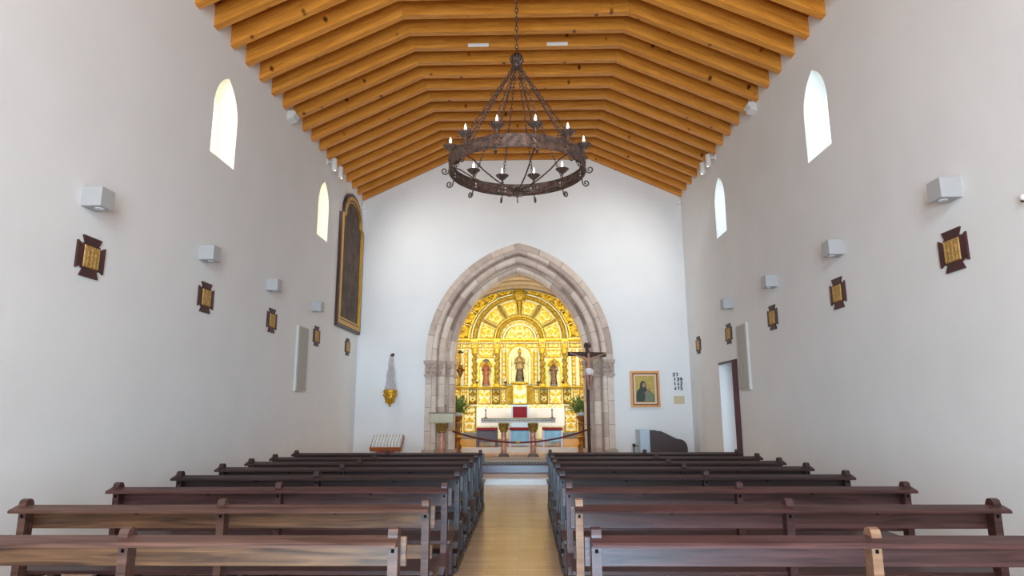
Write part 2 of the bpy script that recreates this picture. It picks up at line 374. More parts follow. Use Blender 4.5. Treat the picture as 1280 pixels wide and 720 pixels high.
# gable walls
def gable(y): return [(-W, 0), (-W, ze(y) + BH + .05), (-2.03, zk(y) + BH + .05), (1.95, zk(y) + BH + .05), (W, ze(y) + BH + .05), (W, 0)]
AO, ZS = .70, 3.0
def arch_pt(h, t):
    """h = half width; t in 0..1 from the left foot over the apex to the right foot (x, z)"""
    Rr = h + AO; am = math.acos(AO / Rr); z0 = .1
    Lj = 1.0; s = t * 2 if t <= .5 else (1 - t) * 2
    if s < .4: x, z = -h, z0 + (ZS - z0) * s / .4
    else:
        a = am * (s - .4) / .6; x, z = -(Rr * math.cos(a) - AO), ZS + Rr * math.sin(a)
    return (XC + (x if t <= .5 else -x), z)
T_ARCH = [i / 2 / 18 for i in range(37)]
ah = [arch_pt(2.45, t) for t in T_ARCH]
holed_slab('wall_back', gable(D), [[(ah[0][0], .1)] + ah[1:-1] + [(ah[-1][0], .1)]], lambda p, t: (p[0], D + t, p[1]), .35, M_WALL)
struct(holed_slab('wall_front', gable(YR), [[(-1.5, .05), (1.5, .05), (1.5, 3.6), (-1.5, 3.6)], [(-1.7, 4.8), (1.7, 4.8), (1.7, 7.4), (-1.7, 7.4)]], lambda p, t: (p[0], YR - t, p[1]), .5, M_WALL))
# floor
struct(MB().box(-W - .75, W + .75, YR - .5, 14.34, -.15, 0).build('floor', M_FLOOR))
struct(MB().box(-W - .75, W + .75, 14.34, 14.46, -.15, .12).build('trim_1', M_STEP))
struct(MB().box(-W - .75, W + .75, 14.46, D + .0, -.15, .12).build('floor_2', M_FLOOR))
# ceiling deck
mb = MB(); xs = [(-W - .3, -.14), (-2.03, 0), (1.95, 0), (W + .3, -.14)]
def deckz(i, y): return (ze(y) - .14 if i in (0, 3) else zk(y)) + BH
vs = []
for y in (YR - .4, D + .4):
    for i, (x, _) in enumerate(xs): vs.append((x, y, deckz(i, y)))
    for i, (x, _) in enumerate(xs): vs.append((x, y, deckz(i, y) + .12))
fs = [(0, 1, 9, 8), (1, 2, 10, 9), (2, 3, 11, 10), (4, 5, 13, 12), (5, 6, 14, 13), (6, 7, 15, 14), (0, 8, 12, 4), (3, 7, 15, 11),
      (0, 1, 5, 4), (1, 2, 6, 5), (2, 3, 7, 6), (8, 9, 13, 12), (9, 10, 14, 13), (10, 11, 15, 14)]
mb.add(vs, fs); struct(mb.build('ceiling', M_DECK))

# ------------------------------------------------------------------ pine beams
ORD = ['first', 'second', 'third', 'fourth', 'fifth', 'sixth', 'seventh', 'eighth', 'ninth', 'tenth', 'eleventh', 'twelfth',
       'thirteenth', 'fourteenth', 'fifteenth', 'sixteenth', 'seventeenth', 'eighteenth', 'nineteenth', 'twentieth', 'twenty-first', 'twenty-second']
BT = .125
for k in range(22):
    y = 17.27 - .5465 * k; a, c = ze(y) - ze(0), 0
    pts = [(-W, ze(y)), (-2.03, zk(y)), (1.95, zk(y)), (W, ze(y) + .02)]
    bt = thing('ceiling_beam', 'knotty pine ceiling beam, %s out from the altar wall' % ORD[k], 'beam', (0, y, zk(y)), 0, 'pine ceiling beams')
    for i in range(3):                      # two sloping timbers and a level one, butted at the knees, grain along each
        g = .0015; x0, x1 = pts[i][0] + g, pts[i + 1][0] - g; z0, z1 = pts[i][1], pts[i + 1][1]
        a = math.atan2(z1 - z0, x1 - x0); ca, sa = math.cos(a), math.sin(a)
        q = [(0, 0), (x1 - x0, z1 - z0), (x1 - x0, z1 - z0 + BH), (0, BH)]
        mb = MB(); mb.prism([(px * ca + pz * sa, -px * sa + pz * ca) for px, pz in q], 'y', 0, BT)
        mb.build('level_timber' if i == 1 else 'sloping_timber', M_PINE, bt, (x0, 0, z0 - zk(y)), rot=(0, -a, 0))

# ------------------------------------------------------------------ stone arch
sec = [(2.53, 17.44), (2.53, 17.35), (2.50, 17.33), (2.27, 17.33), (2.24, 17.36), (2.235, 17.45), (2.22, 17.50)]
for i in range(7):   # roll
    a = PI * i / 6; sec.append((2.11 + .10 * math.cos(a), 17.50 - .075 * math.sin(a)))
sec += [(2.0, 17.62), (1.99, 17.66)]
for i in range(7):
    a = PI * i / 6; sec.append((1.885 + .085 * math.cos(a), 17.66 - .065 * math.sin(a)))
sec += [(1.79, 17.72), (1.77, 17.74), (1.77, 18.0), (2.45, 18.0)]
def arch_mesh(sec, ts, name, mt, dz=None):
    mb = MB(); uv = []; ns = len(sec); al = [0]
    for j in range(1, ns): al.append(al[-1] + math.dist(sec[j], sec[j - 1]))
    L = 0; prev = None
    for t in ts:
        q = arch_pt(2.1, t)
        if prev: L += math.dist(q, prev)
        prev = q
        for j, (h, y) in enumerate(sec):
            x, z = arch_pt(h, t); mb.v.append((x, y, z)); uv.append((L, al[j]))
    n = len(ts)
    for i in range(n - 1):
        for j in range(ns - 1): mb.f.append((i * ns + j, (i + 1) * ns + j, (i + 1) * ns + j + 1, i * ns + j + 1)); mb.m.append(0)
    mb.uv = uv; return mb
T2 = [i / 80 for i in range(81)]
arch = thing('stone_arch', 'pointed stone chancel arch with stepped mouldings in the altar wall', 'arch', (XC, 17.4, .12))
o = arch_mesh(sec, T2, 'voussoirs', M_ARCH).build('moulding', M_ARCH, smooth=40); o.parent = arch; o.location = (-XC, -17.4, -.12)
for sd in (-1, 1):
    for nm, z0, z1, gx in (('capital', 2.47, 2.90, .012), ('plinth', .12, .55, .02)):
        mb = MB()
        for (zz0, zz1, g) in ((z0, z0 + .05, gx + .02), (z0 + .05, z1 - .09, gx), (z1 - .09, z1, gx + .03)):
            poly = [(2.53 + g, 17.415), (2.53 + g, 17.33 - g), (2.26, 17.33 - g), (2.21, 17.47 - g), (2.10, 17.42 - g), (2.01, 17.50 - g), (1.99, 17.61 - g), (1.90, 17.59 - g), (1.80, 17.66 - g), (1.765 - g, 17.72 - g), (1.765 - g, 18.0), (2.0, 18.02), (2.5, 18.02)]
            mb.prism([(sd * h, y - 17.4) for h, y in poly], 'z', zz0 - .12, zz1 - .12)
        if nm == 'capital':
            for (h, y) in ((2.45, 17.28), (2.3, 17.28), (2.1, 17.36), (1.9, 17.52)):
                for q in range(3): mb.ball((sd * (h - .02 * q), y - 17.4 + .01, 2.60 + .07 * q + .05 * (q % 2) - .12), .045, 8)
        mb.build(nm, M_CAPST, arch)

# ------------------------------------------------------------------ chancel shell
VA, VB, VZ, YB = 2.38, 1.86, 3.85, 21.62
struct(MB().box(XC - VA, XC + VA, 17.42, 19.87, -.15, .31).build('floor_3', M_CHFLOOR))
struct(MB().box(XC - VA, XC + VA, 19.87, 19.99, -.15, .46).build('trim_2', M_GREYSTEP))
struct(MB().box(XC - VA, XC + VA, 19.99, 21.0, -.15, .46).build('floor_4', M_CHFLOOR))
struct(MB().box(XC - VA, XC + VA, 20.85, YB, -.14, .66).build('trim_50', M_CHFLOOR))
for sd, nm in ((-1, 'wall_chancel_left'), (1, 'wall_chancel_right')):
    struct(MB().box(*sorted((XC + sd * VA, XC + sd * (VA + .3))), 17.77, YB + .1, -.1, VZ + .02).build(nm, M_VAULT))
struct(MB().box(XC - VA - .3, XC + VA + .3, YB, YB + .2, -.1, 6.2).build('wall_chancel_back', M_VAULT))
mb = MB(); mb.grid(lambda u, v: (XC - (VA) * math.cos(PI * u), 17.77 + v * (YB + .1 - 17.77), VZ + VB * math.sin(PI * u)), 40, 1)
mb.grid(lambda u, v: (XC - (VA + .3) * math.cos(PI * u), 17.77 + v * (YB + .1 - 17.77), VZ + (VB + .3) * math.sin(PI * u)), 40, 1)
struct(mb.build('ceiling_chancel', M_VAULT, smooth=60))
for yy in (18.9, 19.8, 20.6, 21.25):
    q = [(XC - (VA - .03) * math.cos(PI * i / 40), yy, VZ + (VB - .03) * math.sin(PI * i / 40)) for i in range(41)]
    struct(MB().tube(q, .085, 8).build('trim_%d' % (3 + int((yy - 18) * 10)), M_RIB, smooth=50))

# ------------------------------------------------------------------ dark step and rugs in front of the altar
st = MB(); st.bbox(XC - 1.8, XC + 1.8, 15.58, 17.42, .12, .31, .012)
tag(st.build('altar_step', M_PURPLESTEP), 'dark varnished wooden step crossing the aisle before the altar', 'step')
rug = thing('altar_rug', 'grey carpeted platform with dark patterned front edge before the altar table', 'rug', (XC, 15.82, .31))
mb = MB(); mb.bbox(-.95, .95, .0, 1.2, .0, .078, .004); mb.build('carpet_pile', M_RUG, rug)
mb = MB()
mb.box(-.93, .93, -.004, .0, .002, .07, 1)
for i in range(44):
    x = -.92 + i * .042; mb.box(x, x + .026, -.009, -.004, .006, .052, 0)
mb.build('patterned_edge', [M_RUGDARK, M_RUG], rug)

# ------------------------------------------------------------------ pews
def pew_post(mb, x, w=.054, m=0):
    prof = [(0, .0), (.085, .0), (.085, .89), (.070, .93), (.055, .95), (.03, .957), (.0, .948), (-.012, .92), (-.012, .87), (0, .855)]
    mb.prism([(p[0], p[1]) for p in prof], 'x', x - w / 2, x + w / 2, m)
def make_pew(x_posts, mats, name='pew', oldest=False):
    root = thing(name, 'pew', 'pew', (0, 0, 0), 0, 'wooden pews')
    mp, mr, mbk, ms = mats
    for x in x_posts:
        mb = MB(); pew_post(mb, x); mb.box(x - .009, x + .009, -.002, .02, .825, .845, 1)
        o = mb.build('post', [mp, M_HOLE], root)
        mb = MB()                                # seat bracket with front leg and foot
        mb.prism([(.085, .36), (.085, .42), (.47, .42), (.50, .40), (.50, .38), (.45, .36)], 'x', x - .03, x + .03)
        mb.prism([(.40, 0), (.47, 0), (.45, .18), (.46, .36), (.38, .36), (.39, .2)], 'x', x - .03, x + .03)
        mb.build('seat_bracket', mp, root)
        mb = MB(); mb.prism([(-.30, 0), (.50, 0), (.50, .05), (.44, .08), (.1, .075), (-.26, .075), (-.30, .05)], 'x', x - .038, x + .038)
        mb.build('foot', mp, root)
        mb = MB(); mb.prism([(-.285, .07), (-.15, .07), (-.09, .26), (-.02, .36), (-.0, .42), (-.0, .30), (-.05, .20), (-.10, .165), (-.285, .165)], 'x', x - .028, x + .028)
        mb.build('kneeler_bracket', mp, root)
    xa, xb = min(x_posts), max(x_posts)
    mb = MB()                                    # sloping book rail
    mb.prism([(-.078, .866), (-.080, .880), (-.070, .890), (.02, .914), (.032, .908), (.032, .890), (-.065, .864)], 'x', xa - .05, xb + .03)
    mb.build('book_rail', mr, root)
    mb = MB(); mb.bbox(xa - .06, xb + .06, .086, .112, .735, .895, .004)
    for q in (.27, .77): mb.box(xa + (xb - xa) * q - .012, xa + (xb - xa) * q + .012, .083, .088, .835, .858, 1)
    mb.build('backrest', [mbk, M_HOLE], root)
    mb = MB(); mb.bbox(xa - .04, xb + .04, .10, .122, .52, .62, .004); mb.build('lower_back_rail', mbk, root)
    mb = MB(); mb.prism([(.06, .42), (.06, .445), (.50, .452), (.515, .44), (.50, .425)], 'x', xa - .05, xb + .05); mb.build('seat', ms, root)
    mb = MB(); mb.prism([(-.30, .165), (-.30, .19), (-.13, .20), (-.12, .185), (-.13, .165)], 'x', xa - .04, xb + .04); mb.build('kneeler', ms, root)
    return root
RED = (M_PEW_RED, M_PEW_RED, M_PEW_RED, M_PEW_RED); M_PEW_BRN = wood('brown_pew_wood', srgb(60, 39, 33), srgb(106, 74, 62), None, .42, (1.0, 16, 16), rnd=.08); TAN = (M_PEW_BRN, M_PEW_BRN, M_PEW_TAN, M_PEW_RED); DRK = (M_PEW_SHADED,) * 4
# mirrored so that the overhanging rail tip is on the wall side
LX, RX = (-3.63, -2.15, -.645), (-3.46, -1.99, -.475)
p_tan = make_pew(LX, TAN); p_redL = make_pew(LX, RED); p_drkL = make_pew(LX, DRK)
def flip_pew(mats):
    r = make_pew(RX, mats); seen = set()
    for c in r.children:
        for v in c.data.vertices: v.co.x = -v.co.x
        c.data.flip_normals()
    return r
p_redR = flip_pew(RED); p_drkR = flip_pew(DRK)
PY = [3.72, 4.88, 5.98, 7.05, 8.02, 8.86, 9.70, 10.60]
WHEREL = ['worn tan-brown wooden pew nearest the camera, left of the aisle', 'tan-brown wooden pew in the second row from the camera, left side',
          'reddish wooden pew in the third row from the camera, left side', 'dark wooden pew in the fourth row from the camera, left side',
          'dark wooden pew in the fifth row from the camera, left side', 'dark wooden pew third from the front on the left side',
          'dark wooden pew second from the front on the left side', 'dark wooden pew closest to the altar on the left side']
WHERER = ['reddish-brown wooden pew nearest the camera, right of the aisle', 'reddish-brown wooden pew in the second row from the camera, right side',
          'reddish-brown wooden pew in the third row from the camera, right side', 'dark wooden pew in the fourth row from the camera, right side',
          'dark wooden pew in the fifth row from the camera, right side', 'dark wooden pew third from the front on the right side',
          'dark wooden pew second from the front on the right side', 'dark wooden pew closest to the altar on the right side']
used = set()
for i, y in enumerate(PY):
    for src, lab in ((p_tan if i < 2 else p_redL if i < 3 else p_drkL, WHEREL[i]), (p_redR if i < 3 else p_drkR, WHERER[i])):
        if src.name in used: r = dup(src, (0, y, 0))
        else: used.add(src.name); r = src; r.location = (0, y, 0)
        r['label'] = lab; r['group'] = 'pews left of the aisle' if lab == WHEREL[i] else 'pews right of the aisle'
for key, n_ in (('nearest the camera, right', 1), ('second row from the camera, right', 2)):   # one paler replaced post each
    for o_ in [o for o in bpy.data.objects if key in str(o.get('label', ''))]:
        q = [c for c in o_.children if c.name.startswith('post')][n_]
        q.data = q.data.copy(); q.data.materials[0] = M_PEW_PALE; q['label'] = 'paler tan post'

# ------------------------------------------------------------------ wall lamps, stations, panels
def wall_face(side, y, z): return (side * W, y, z)
lampw = thing('wall_lamp', 'l', 'lamp')
mb = MB(); mb.bbox(0, .21, -.11, .11, -.105, .105, .004); lh = mb.build('housing', M_GREY, lampw)
mb = MB(); mb.lathe([(.045, -.112), (.045, -.104)], (.13, 0, 0), 16); mb.build('lens', M_LENS, lh)
mb = MB(); mb.lathe([(.05, .104), (.05, .109)], (.13, 0, 0), 16); mb.build('lens', M_LENS, lh)
LY = [6.37, 8.80, 11.17, 13.62]
NEAR = ['nearest the camera', 'second from the camera', 'third from the camera', 'farthest from the camera']
first = True
for side, sn in ((-1, 'left'), (1, 'right')):
    for i, y in enumerate(LY):
        lab = 'grey cube lamp on the %s wall, %s' % (sn, NEAR[i])
        r = lampw if first else dup(lampw); first = False
        r.location = (side * W, y, 3.79); r.rotation_euler = (0, 0, 0 if side < 0 else PI); r['label'] = lab; r['group'] = 'grey cube lamps on the side walls'

sta = thing('station_cross', 's', 'plaque')
mb = MB(); mb.bbox(0, .018, -.135, .135, -.135, .135, .003)
for q in range(4):
    s0 = len(mb.v); mb.prism([(-.10, .130), (.10, .130), (.145, .215), (-.145, .215)], 'x', .0, .022); mb.xf(Matrix.Rotation(q * PI / 2, 4, 'X'), s0)
mb.build('cross_backing', M_MAROON, sta)
def relief_h(u, v, s=1.0):
    a = math.sin(u * s + 1.7 * math.sin(v * s * .7)) * math.sin(v * s + 1.7 * math.sin(u * s * .7 + .6))
    b = math.sin(u * s * 2.3 + 1.9 * math.sin(v * s * 1.7 + 1)) * math.sin(v * s * 2.1 + 2.1 * math.sin(u * s * 1.9))
    return .62 * abs(a) ** .7 + .38 * abs(b) ** .8
def st_fn(u, v):
    y = -.118 + .236 * u; z = -.118 + .236 * v
    e = min(u, v, 1 - u, 1 - v); f = 0
    for (cx, w, hh) in ((.28, .09, .75), (.52, .10, .85), (.76, .08, .7)):   # small standing figures in low relief
        dx = abs(u - cx) / (w * (1.2 - .5 * v)); hd = math.hypot(u - cx, (v - hh)) / .075
        if v < hh: f = max(f, max(0, 1 - dx * dx))
        f = max(f, max(0, 1 - hd * hd))
    x = .024 + (.007 * f + .008 * relief_h(u, v, 17) if e > .05 else .008)
    return (x if 0 < u < 1 and 0 < v < 1 else .02, y, z)
mb = MB(); mb.grid(st_fn, 36, 36); mb.build('bronze_relief', M_BRONZE, sta, smooth=50)
SY = [6.49, 8.97, 11.40, 13.92, 16.40]; NE5 = ['nearest the camera', 'second from the camera', 'third from the camera', 'fourth from the camera', 'nearest the altar wall']
first = True
for side, sn in ((-1, 'left'), (1, 'right')):
    for i, y in enumerate(SY):
        r = sta if first else dup(sta); first = False
        r.location = (side * W, y, 3.185); r.rotation_euler = (0, 0, 0 if side < 0 else PI)
        r['label'] = 'maroon cross plaque with gilt relief on the %s wall, %s' % (sn, NE5[i]); r['group'] = 'station crosses on the side walls'

ht = thing('wall_speaker_panel', 'tall narrow grey panel mounted on the left wall beneath the painting lamp', 'panel')
mb = MB(); mb.bbox(0, .045, -.30, .30, 0, 1.32, .006); mb.build('housing', M_PANELEDGE, ht)
mb = MB(); mb.bbox(.045, .057, -.27, .27, .03, 1.29, .003)
for i in range(5): mb.box(.057, .061, -.22 + i * .11 - .006, -.22 + i * .11 + .006, .05, 1.27)
mb.build('front_grille', M_PANEL, ht)
ht.location = (-W, 13.0, 1.96); ht['label'] = 'tall narrow grey column panel on the left wall near the big painting'
dup(ht, (W, 13.02, 1.96), PI, 'tall narrow grey column panel on the right wall beside the side doorway')

# small ceiling-edge fittings
M_OFFW = mat('off_white_plastic', (.6, .6, .59, 1), .5)
em = thing('emergency_light', 'small white box light high on the left wall under the beams', 'light', (-W, 11.62, 7.10))
mb = MB(); mb.prism([(0, .05), (.11, .09), (.17, .16), (.14, .22), (0, .22)], 'y', -.11, .11); mb.build('housing', M_OFFW, em)
mb = MB(); mb.prism([(.0, .035), (.13, .083), (.13, .09), (.0, .045)], 'y', -.12, .12); mb.build('diffuser', M_LENS, em)
dup(em, (W, 11.50, 7.10), PI, 'small white box light high on the right wall under the beams')
sp = thing('spotlight', 'sp', 'spotlight')
mb = MB(); mb.lathe([(.05, -.14), (.06, -.13), (.06, .12), (.045, .14)], (.17, 0, 0), 16); sh_ = mb.build('housing', M_WHITE, sp, smooth=40)
mb = MB(); mb.tube([(0, 0, .06), (.09, 0, .06), (.125, 0, .02)], .014, 6); mb.box(0, .02, -.04, .04, .0, .12); mb.build('bracket', M_WHITE, sp)
mb = MB(); mb.lathe([(.045, -.145), (.045, -.139)], (.17, 0, 0), 16); mb.build('lens', M_LENS, sh_)
first = True
for side, sn in ((-1, 'left'), (1, 'right')):
    for y, which in ((14.06, 'nearer the camera'), (14.56, 'nearer the altar')):
        r = sp if first else dup(sp); first = False
        r.location = (side * W, y, 7.22); r.rotation_euler = (0, 0, 0 if side < 0 else PI); r['group'] = 'white spotlights at the eaves'
        r['label'] = 'white cylinder spotlight under the %s eaves, the one %s' % (sn, which)
        light('eaves_spot', 'SPOT', (side * (W - .17), y, 7.05), (side * .4, 17.4, 4.2), SPOT_POWER, (1, .955, .90), .04, spot=math.radians(115), blend=1.0)
cl = thing('cable_clip', 'tiny white cable fitting in the top left corner of the altar wall', 'fitting', (-W + .04, 17.36, 7.22))
mb = MB(); mb.bbox(-.04, .08, -.04, .06, -.03, .06, .004); mb.build('housing', M_WHITE, cl)
mb = MB(); mb.tube([(.06, -.02, .06), (.06, -.04, .14), (.0, -.04, .17)], .008, 6); mb.build('cable', M_WHITE, cl)
c2 = dup(cl, (W - .10, 17.36, 7.26), None, 'tiny white cable fitting in the top right corner of the altar wall')
for x, sn in ((-.775, 'left'), (.745, 'right')):
    yb = 17.27 - .5465 * 11
    z = zk(yb)
    mb = MB(); mb.bbox(-.20, .20, -.012, .0, -.035, .035, .003)
    pz = thing('beam_plate', 'flat white plate fixed to a beam, %s of the chandelier chain' % sn, 'plate', (x, yb, z + .04), 0, 'white plates on the beam')
    mb.build('plate', M_WHITE, pz)
    mb = MB(); [mb.lathe([(.008, -.0), (.008, .003)], (0, 0, 0), 8) for _ in range(1)]; mb.xf(Matrix.Translation((0, -.013, 0)) @ Matrix.Rotation(PI / 2, 4, 'X')); mb.build('screw', M_GREY, pz)
ws = thing('wall_sensor', 'small white fitting with modelled dark shadow at the right edge of the right wall', 'fitting', (W, 5.44, 3.40), PI)
mb = MB(); mb.bbox(0, .05, -.05, .05, -.03, .03, .004); mb.build('housing', M_DWOOD, ws)  # dark block stands in for the shadow beside the white fitting
mb = MB(); mb.ball((.06, 0, 0), .028, 12); mb.build('lens', M_WHITE, ws)

# ------------------------------------------------------------------ big painting on the left wall
def ogee(w, z0, zs, z1, yc=0, n=10):
    h = w / 2; pts = [(yc - h, z0), (yc + h, z0), (yc + h, zs)]; ww = h * .80
    for i in range(n + 1):
        t = i / n; a = t * PI; pts.append((yc + ww * math.cos(a), zs + .06 + (z1 - zs - .06) * math.sin(a) ** .85))
    pts.append((yc - h, zs)); return pts
def ring_prism(mb, pa, pb, xa, xb, m=0):
    n = len(pa)
    vs = [(xa, *p) for p in pa] + [(xb, *p) for p in pa] + [(xb, *p) for p in pb] + [(xa, *p) for p in pb]
    fs = []
    for i in range(n):
        j = (i + 1) % n
        for a, b in ((0, 1), (1, 2), (2, 3), (3, 0)): fs.append((a * n + i, a * n + j, b * n + j, b * n + i))
    mb.add(vs, fs, m)
pt = thing('altar_painting', 'tall arched dark painting in a gilt frame on the left wall', 'painting', (-W, 16.27, 3.60))
def OG(d): return ogee(2.16 - 2 * d, d, 2.85 - d * .2, 3.60 - d)
mb = MB(); ring_prism(mb, OG(0), OG(.075), 0, .075); mb.build('outer_frame', M_DWOOD, pt)
mb = MB(); ring_prism(mb, OG(.075), OG(.17), 0, .085); ring_prism(mb, OG(.21), OG(.25), 0, .07); mb.build('gilt_moulding', M_BRASSY, pt)
mb = MB(); ring_prism(mb, OG(.17), OG(.21), 0, .06); mb.build('dark_fillet', M_DWOOD, pt)
mb = MB(); mb.prism(OG(.25), 'x', .0, .05); mb.build('canvas', M_CANVAS, pt)

# ------------------------------------------------------------------ side door on the right wall
mb = MB(); mb.bbox(W - .10, W + .60, 13.53, 13.59, .125, 2.60, .005); d1 = struct(mb.build('door_1', M_DOOR))
mb = MB(); mb.bbox(W - .02, W + .05, 13.585, 14.81, 2.575, 2.615, .004); struct(mb.build('trim_40', M_DOOR))
mb = MB(); mb.box(W + .752, W + .80, 13.3, 15.0, 0, 2.8); struct(mb.build('wall_passage', M_WALL))
light('side_door_daylight', 'AREA', (W + .45, 14.0, 1.35), (W - 4, 16.0, .8), 5, (.7, .85, 1.0), .8, 1.8)

# ------------------------------------------------------------------ chandelier
CH = Vector((-.01, 9.0, 0)); cz = 5.03
ch = thing('chandelier', 'large round wrought-iron chandelier with candle bulbs hanging over the pews', 'chandelier', (CH.x, CH.y, cz))
mb = MB()
def band(u, v):
    a = 2 * PI * u
    return (1.0 * math.cos(a), 1.0 * math.sin(a), .17 * v)
SEG = 96; holes = set()
r0, r1 = .992, 1.004
for i in range(SEG):
    a0, a1 = 2 * PI * i / SEG, 2 * PI * (i + 1) / SEG
    # 12 pierced crosses: openings half way between candles
    ph = (i - 4 + .0) % 8
    zs_ = [(0, .17)] if ph not in (7, 0) else [(0, .045), (.075, .095), (.125, .17)]
    for z0, z1 in zs_:
        vs = [(r * math.cos(a), r * math.sin(a), z) for r in (r0, r1) for a in (a0, a1) for z in (z0, z1)]
        mb.add(vs, [(0, 1, 3, 2), (4, 6, 7, 5), (0, 4, 5, 1), (2, 3, 7, 6), (0, 2, 6, 4), (1, 5, 7, 3)])
mb.build('ring_band', M_IRON, ch)
for z in (0, .17):
    mb = MB(); mb.tube([(1.0 * math.cos(2 * PI * i / 72), 1.0 * math.sin(2 * PI * i / 72), z) for i in range(72)], .016, 6, closed=True); mb.build('ring_rim', M_IRON, ch, smooth=60)
# rosettes
mb = MB(); mb.ball((0, 0, 0), .035, 8, sx=.35)
for q in range(4): mb.ball((0, .035 * math.cos(q * PI / 2 + PI / 4), .035 * math.sin(q * PI / 2 + PI / 4)), .026, 6, sx=.4)
ros = mb.build('rosette', M_IRON, ch, smooth=60)
# candle arm: pan, sleeve, bulb, scroll
mb = MB(); mb.lathe([(.012, .0), (.016, .02), (.012, .05), (.018, .07), (.030, .085), (.055, .10), (.075, .125), (.105, .150), (.108, .156), (.07, .140), (.03, .125), (.016, .13)], (0, 0, .17), 16)
pan = mb.build('drip_pan', M_IRON, ch, smooth=50)
mb = MB(); mb.lathe([(.013, .29), (.013, .345), (.016, .35)], (0, 0, 0), 10); slv = mb.build('candle_sleeve', M_CANDLE, ch, smooth=40)
mb = MB(); mb.lathe([(.010, .35), (.015, .365), (.018, .385), (.015, .415), (.007, .445), (.001, .46)], (0, 0, 0), 12); blb = mb.build('bulb', M_BULB, ch, smooth=60)
def spiral(c, r, a0, a1, n=14):
    return [(c[0] + r * (1 - .75 * i / n) * math.cos(a0 + (a1 - a0) * i / n), 0, c[1] + r * (1 - .75 * i / n) * math.sin(a0 + (a1 - a0) * i / n)) for i in range(n + 1)]
mb = MB(); mb.tube([(0, 0, .02), (.0, 0, -.02), (.01, 0, -.055)] + spiral((.065, -.065), .057, PI, PI + 1.6 * PI * 1.6), .011, 6)
scr = mb.build('scroll', M_IRON, ch, smooth=60)
# chain with links, from hub to ring
HUBZ = 6.86 - cz
vec = Vector((.99, 0, .17)) - Vector((.05, 0, HUBZ - .13)); clen = vec.length
mb = MB(); nl = 34
for i in range(nl):
    t = (i + .5) / nl; c = Vector((.05, 0, HUBZ - .13)) + vec * t; u = vec.normalized()
    side_ = Vector((0, 1, 0)) if i % 2 else u.cross(Vector((0, 1, 0))); hl = clen / nl * .68
    mb.tube([c + u * hl * math.cos(2 * PI * q / 8) + side_ * .016 * math.sin(2 * PI * q / 8) for q in range(8)], .0055, 4, closed=True)
chn = mb.build('chain', M_IRON, ch)
mb = MB(); P0 = [(1.0, 0, .0), (.86, 0, -.02), (.66, 0, -.13), (.42, 0, -.22), (.18, 0, -.27), (.03, 0, -.27)]
mb.tube(P0, .011, 6); rib = mb.build('rib', M_IRON, ch, smooth=60)
for kk in range(12):
    a = 2 * PI * kk / 12 + math.radians(15) - PI / 2
    ca, sa = math.cos(a), math.sin(a)
    for o_, rr_ in ((pan, 1.0), (slv, 1.0), (blb, 1.0), (scr, 1.01), (chn, 0), (rib, 0)):
        if o_ is rib and kk % 3 == 2: continue
        c = o_ if kk == 0 else o_.copy()
        if kk: COL.objects.link(c); c.parent = ch
        if o_ is pan: pc = c
        if o_ in (slv, blb): c.parent = pc; continue
        c.location = (rr_ * ca, rr_ * sa, 0); c.rotation_euler = (0, 0, a)
    for _ in (0,):
        c = ros if kk == 0 else ros.copy()
        if kk: COL.objects.link(c); c.parent = ch
        c.location = (1.012 * ca, 1.012 * sa, .085); c.rotation_euler = (0, 0, a)
mb = MB(); mb.lathe([(.02, -.16), (.06, -.14), (.075, -.11), (.05, -.085), (.035, -.08)], (0, 0, HUBZ), 12); mb.build('chain_collar', M_IRON, ch, smooth=50)
mb = MB()
for q in range(6):
    a = PI * q / 6; mb.tube([(.095 * math.cos(t) * math.cos(a), .095 * math.cos(t) * math.sin(a), HUBZ + .095 * math.sin(t)) for t in [2 * PI * i / 16 for i in range(16)]], .013, 5, closed=True)
mb.ball((0, 0, HUBZ), .075, 12); mb.build('openwork_ball', M_IRON, ch, smooth=50)
mb = MB(); topz = zk(9.0) + BH - cz; z = HUBZ + .09; i = 0
while z < topz:
    hl = .05; sd_ = Vector((1, 0, 0)) if i % 2 else Vector((0, 1, 0))
    mb.tube([Vector((0, 0, z + hl * .9)) + Vector((0, 0, 1)) * hl * math.cos(2 * PI * q / 10) + sd_ * .022 * math.sin(2 * PI * q / 10) for q in range(10)], .009, 5, closed=True)
    z += .078; i += 1
mb.build('hanging_chain', M_IRON, ch)
mb = MB(); mb.lathe([(.01, -.40), (.02, -.36), (.035, -.34), (.02, -.32), (.05, -.29), (.085, -.27), (.05, -.25), (.01, -.22)], (0, 0, 0), 12)
mb.box(-.07, .07, -.008, .008, -.368, -.352); mb.box(-.008, .008, -.07, .07, -.368, -.352); mb.box(-.01, .01, -.01, .01, -.46, -.38)
for q in range(8):
    a = q * PI / 4; cc = Vector((.12 * math.cos(a), .12 * math.sin(a), -.28)); mb.tube([cc + Vector((math.cos(a), math.sin(a), 0)) * .05 * math.cos(t) * (1 - t / 12) + Vector((0, 0, .05 * math.sin(t) * (1 - t / 12))) for t in [i * .55 for i in range(11)]], .007, 5)
mb.build('centre_finial', M_IRON, ch, smooth=50)

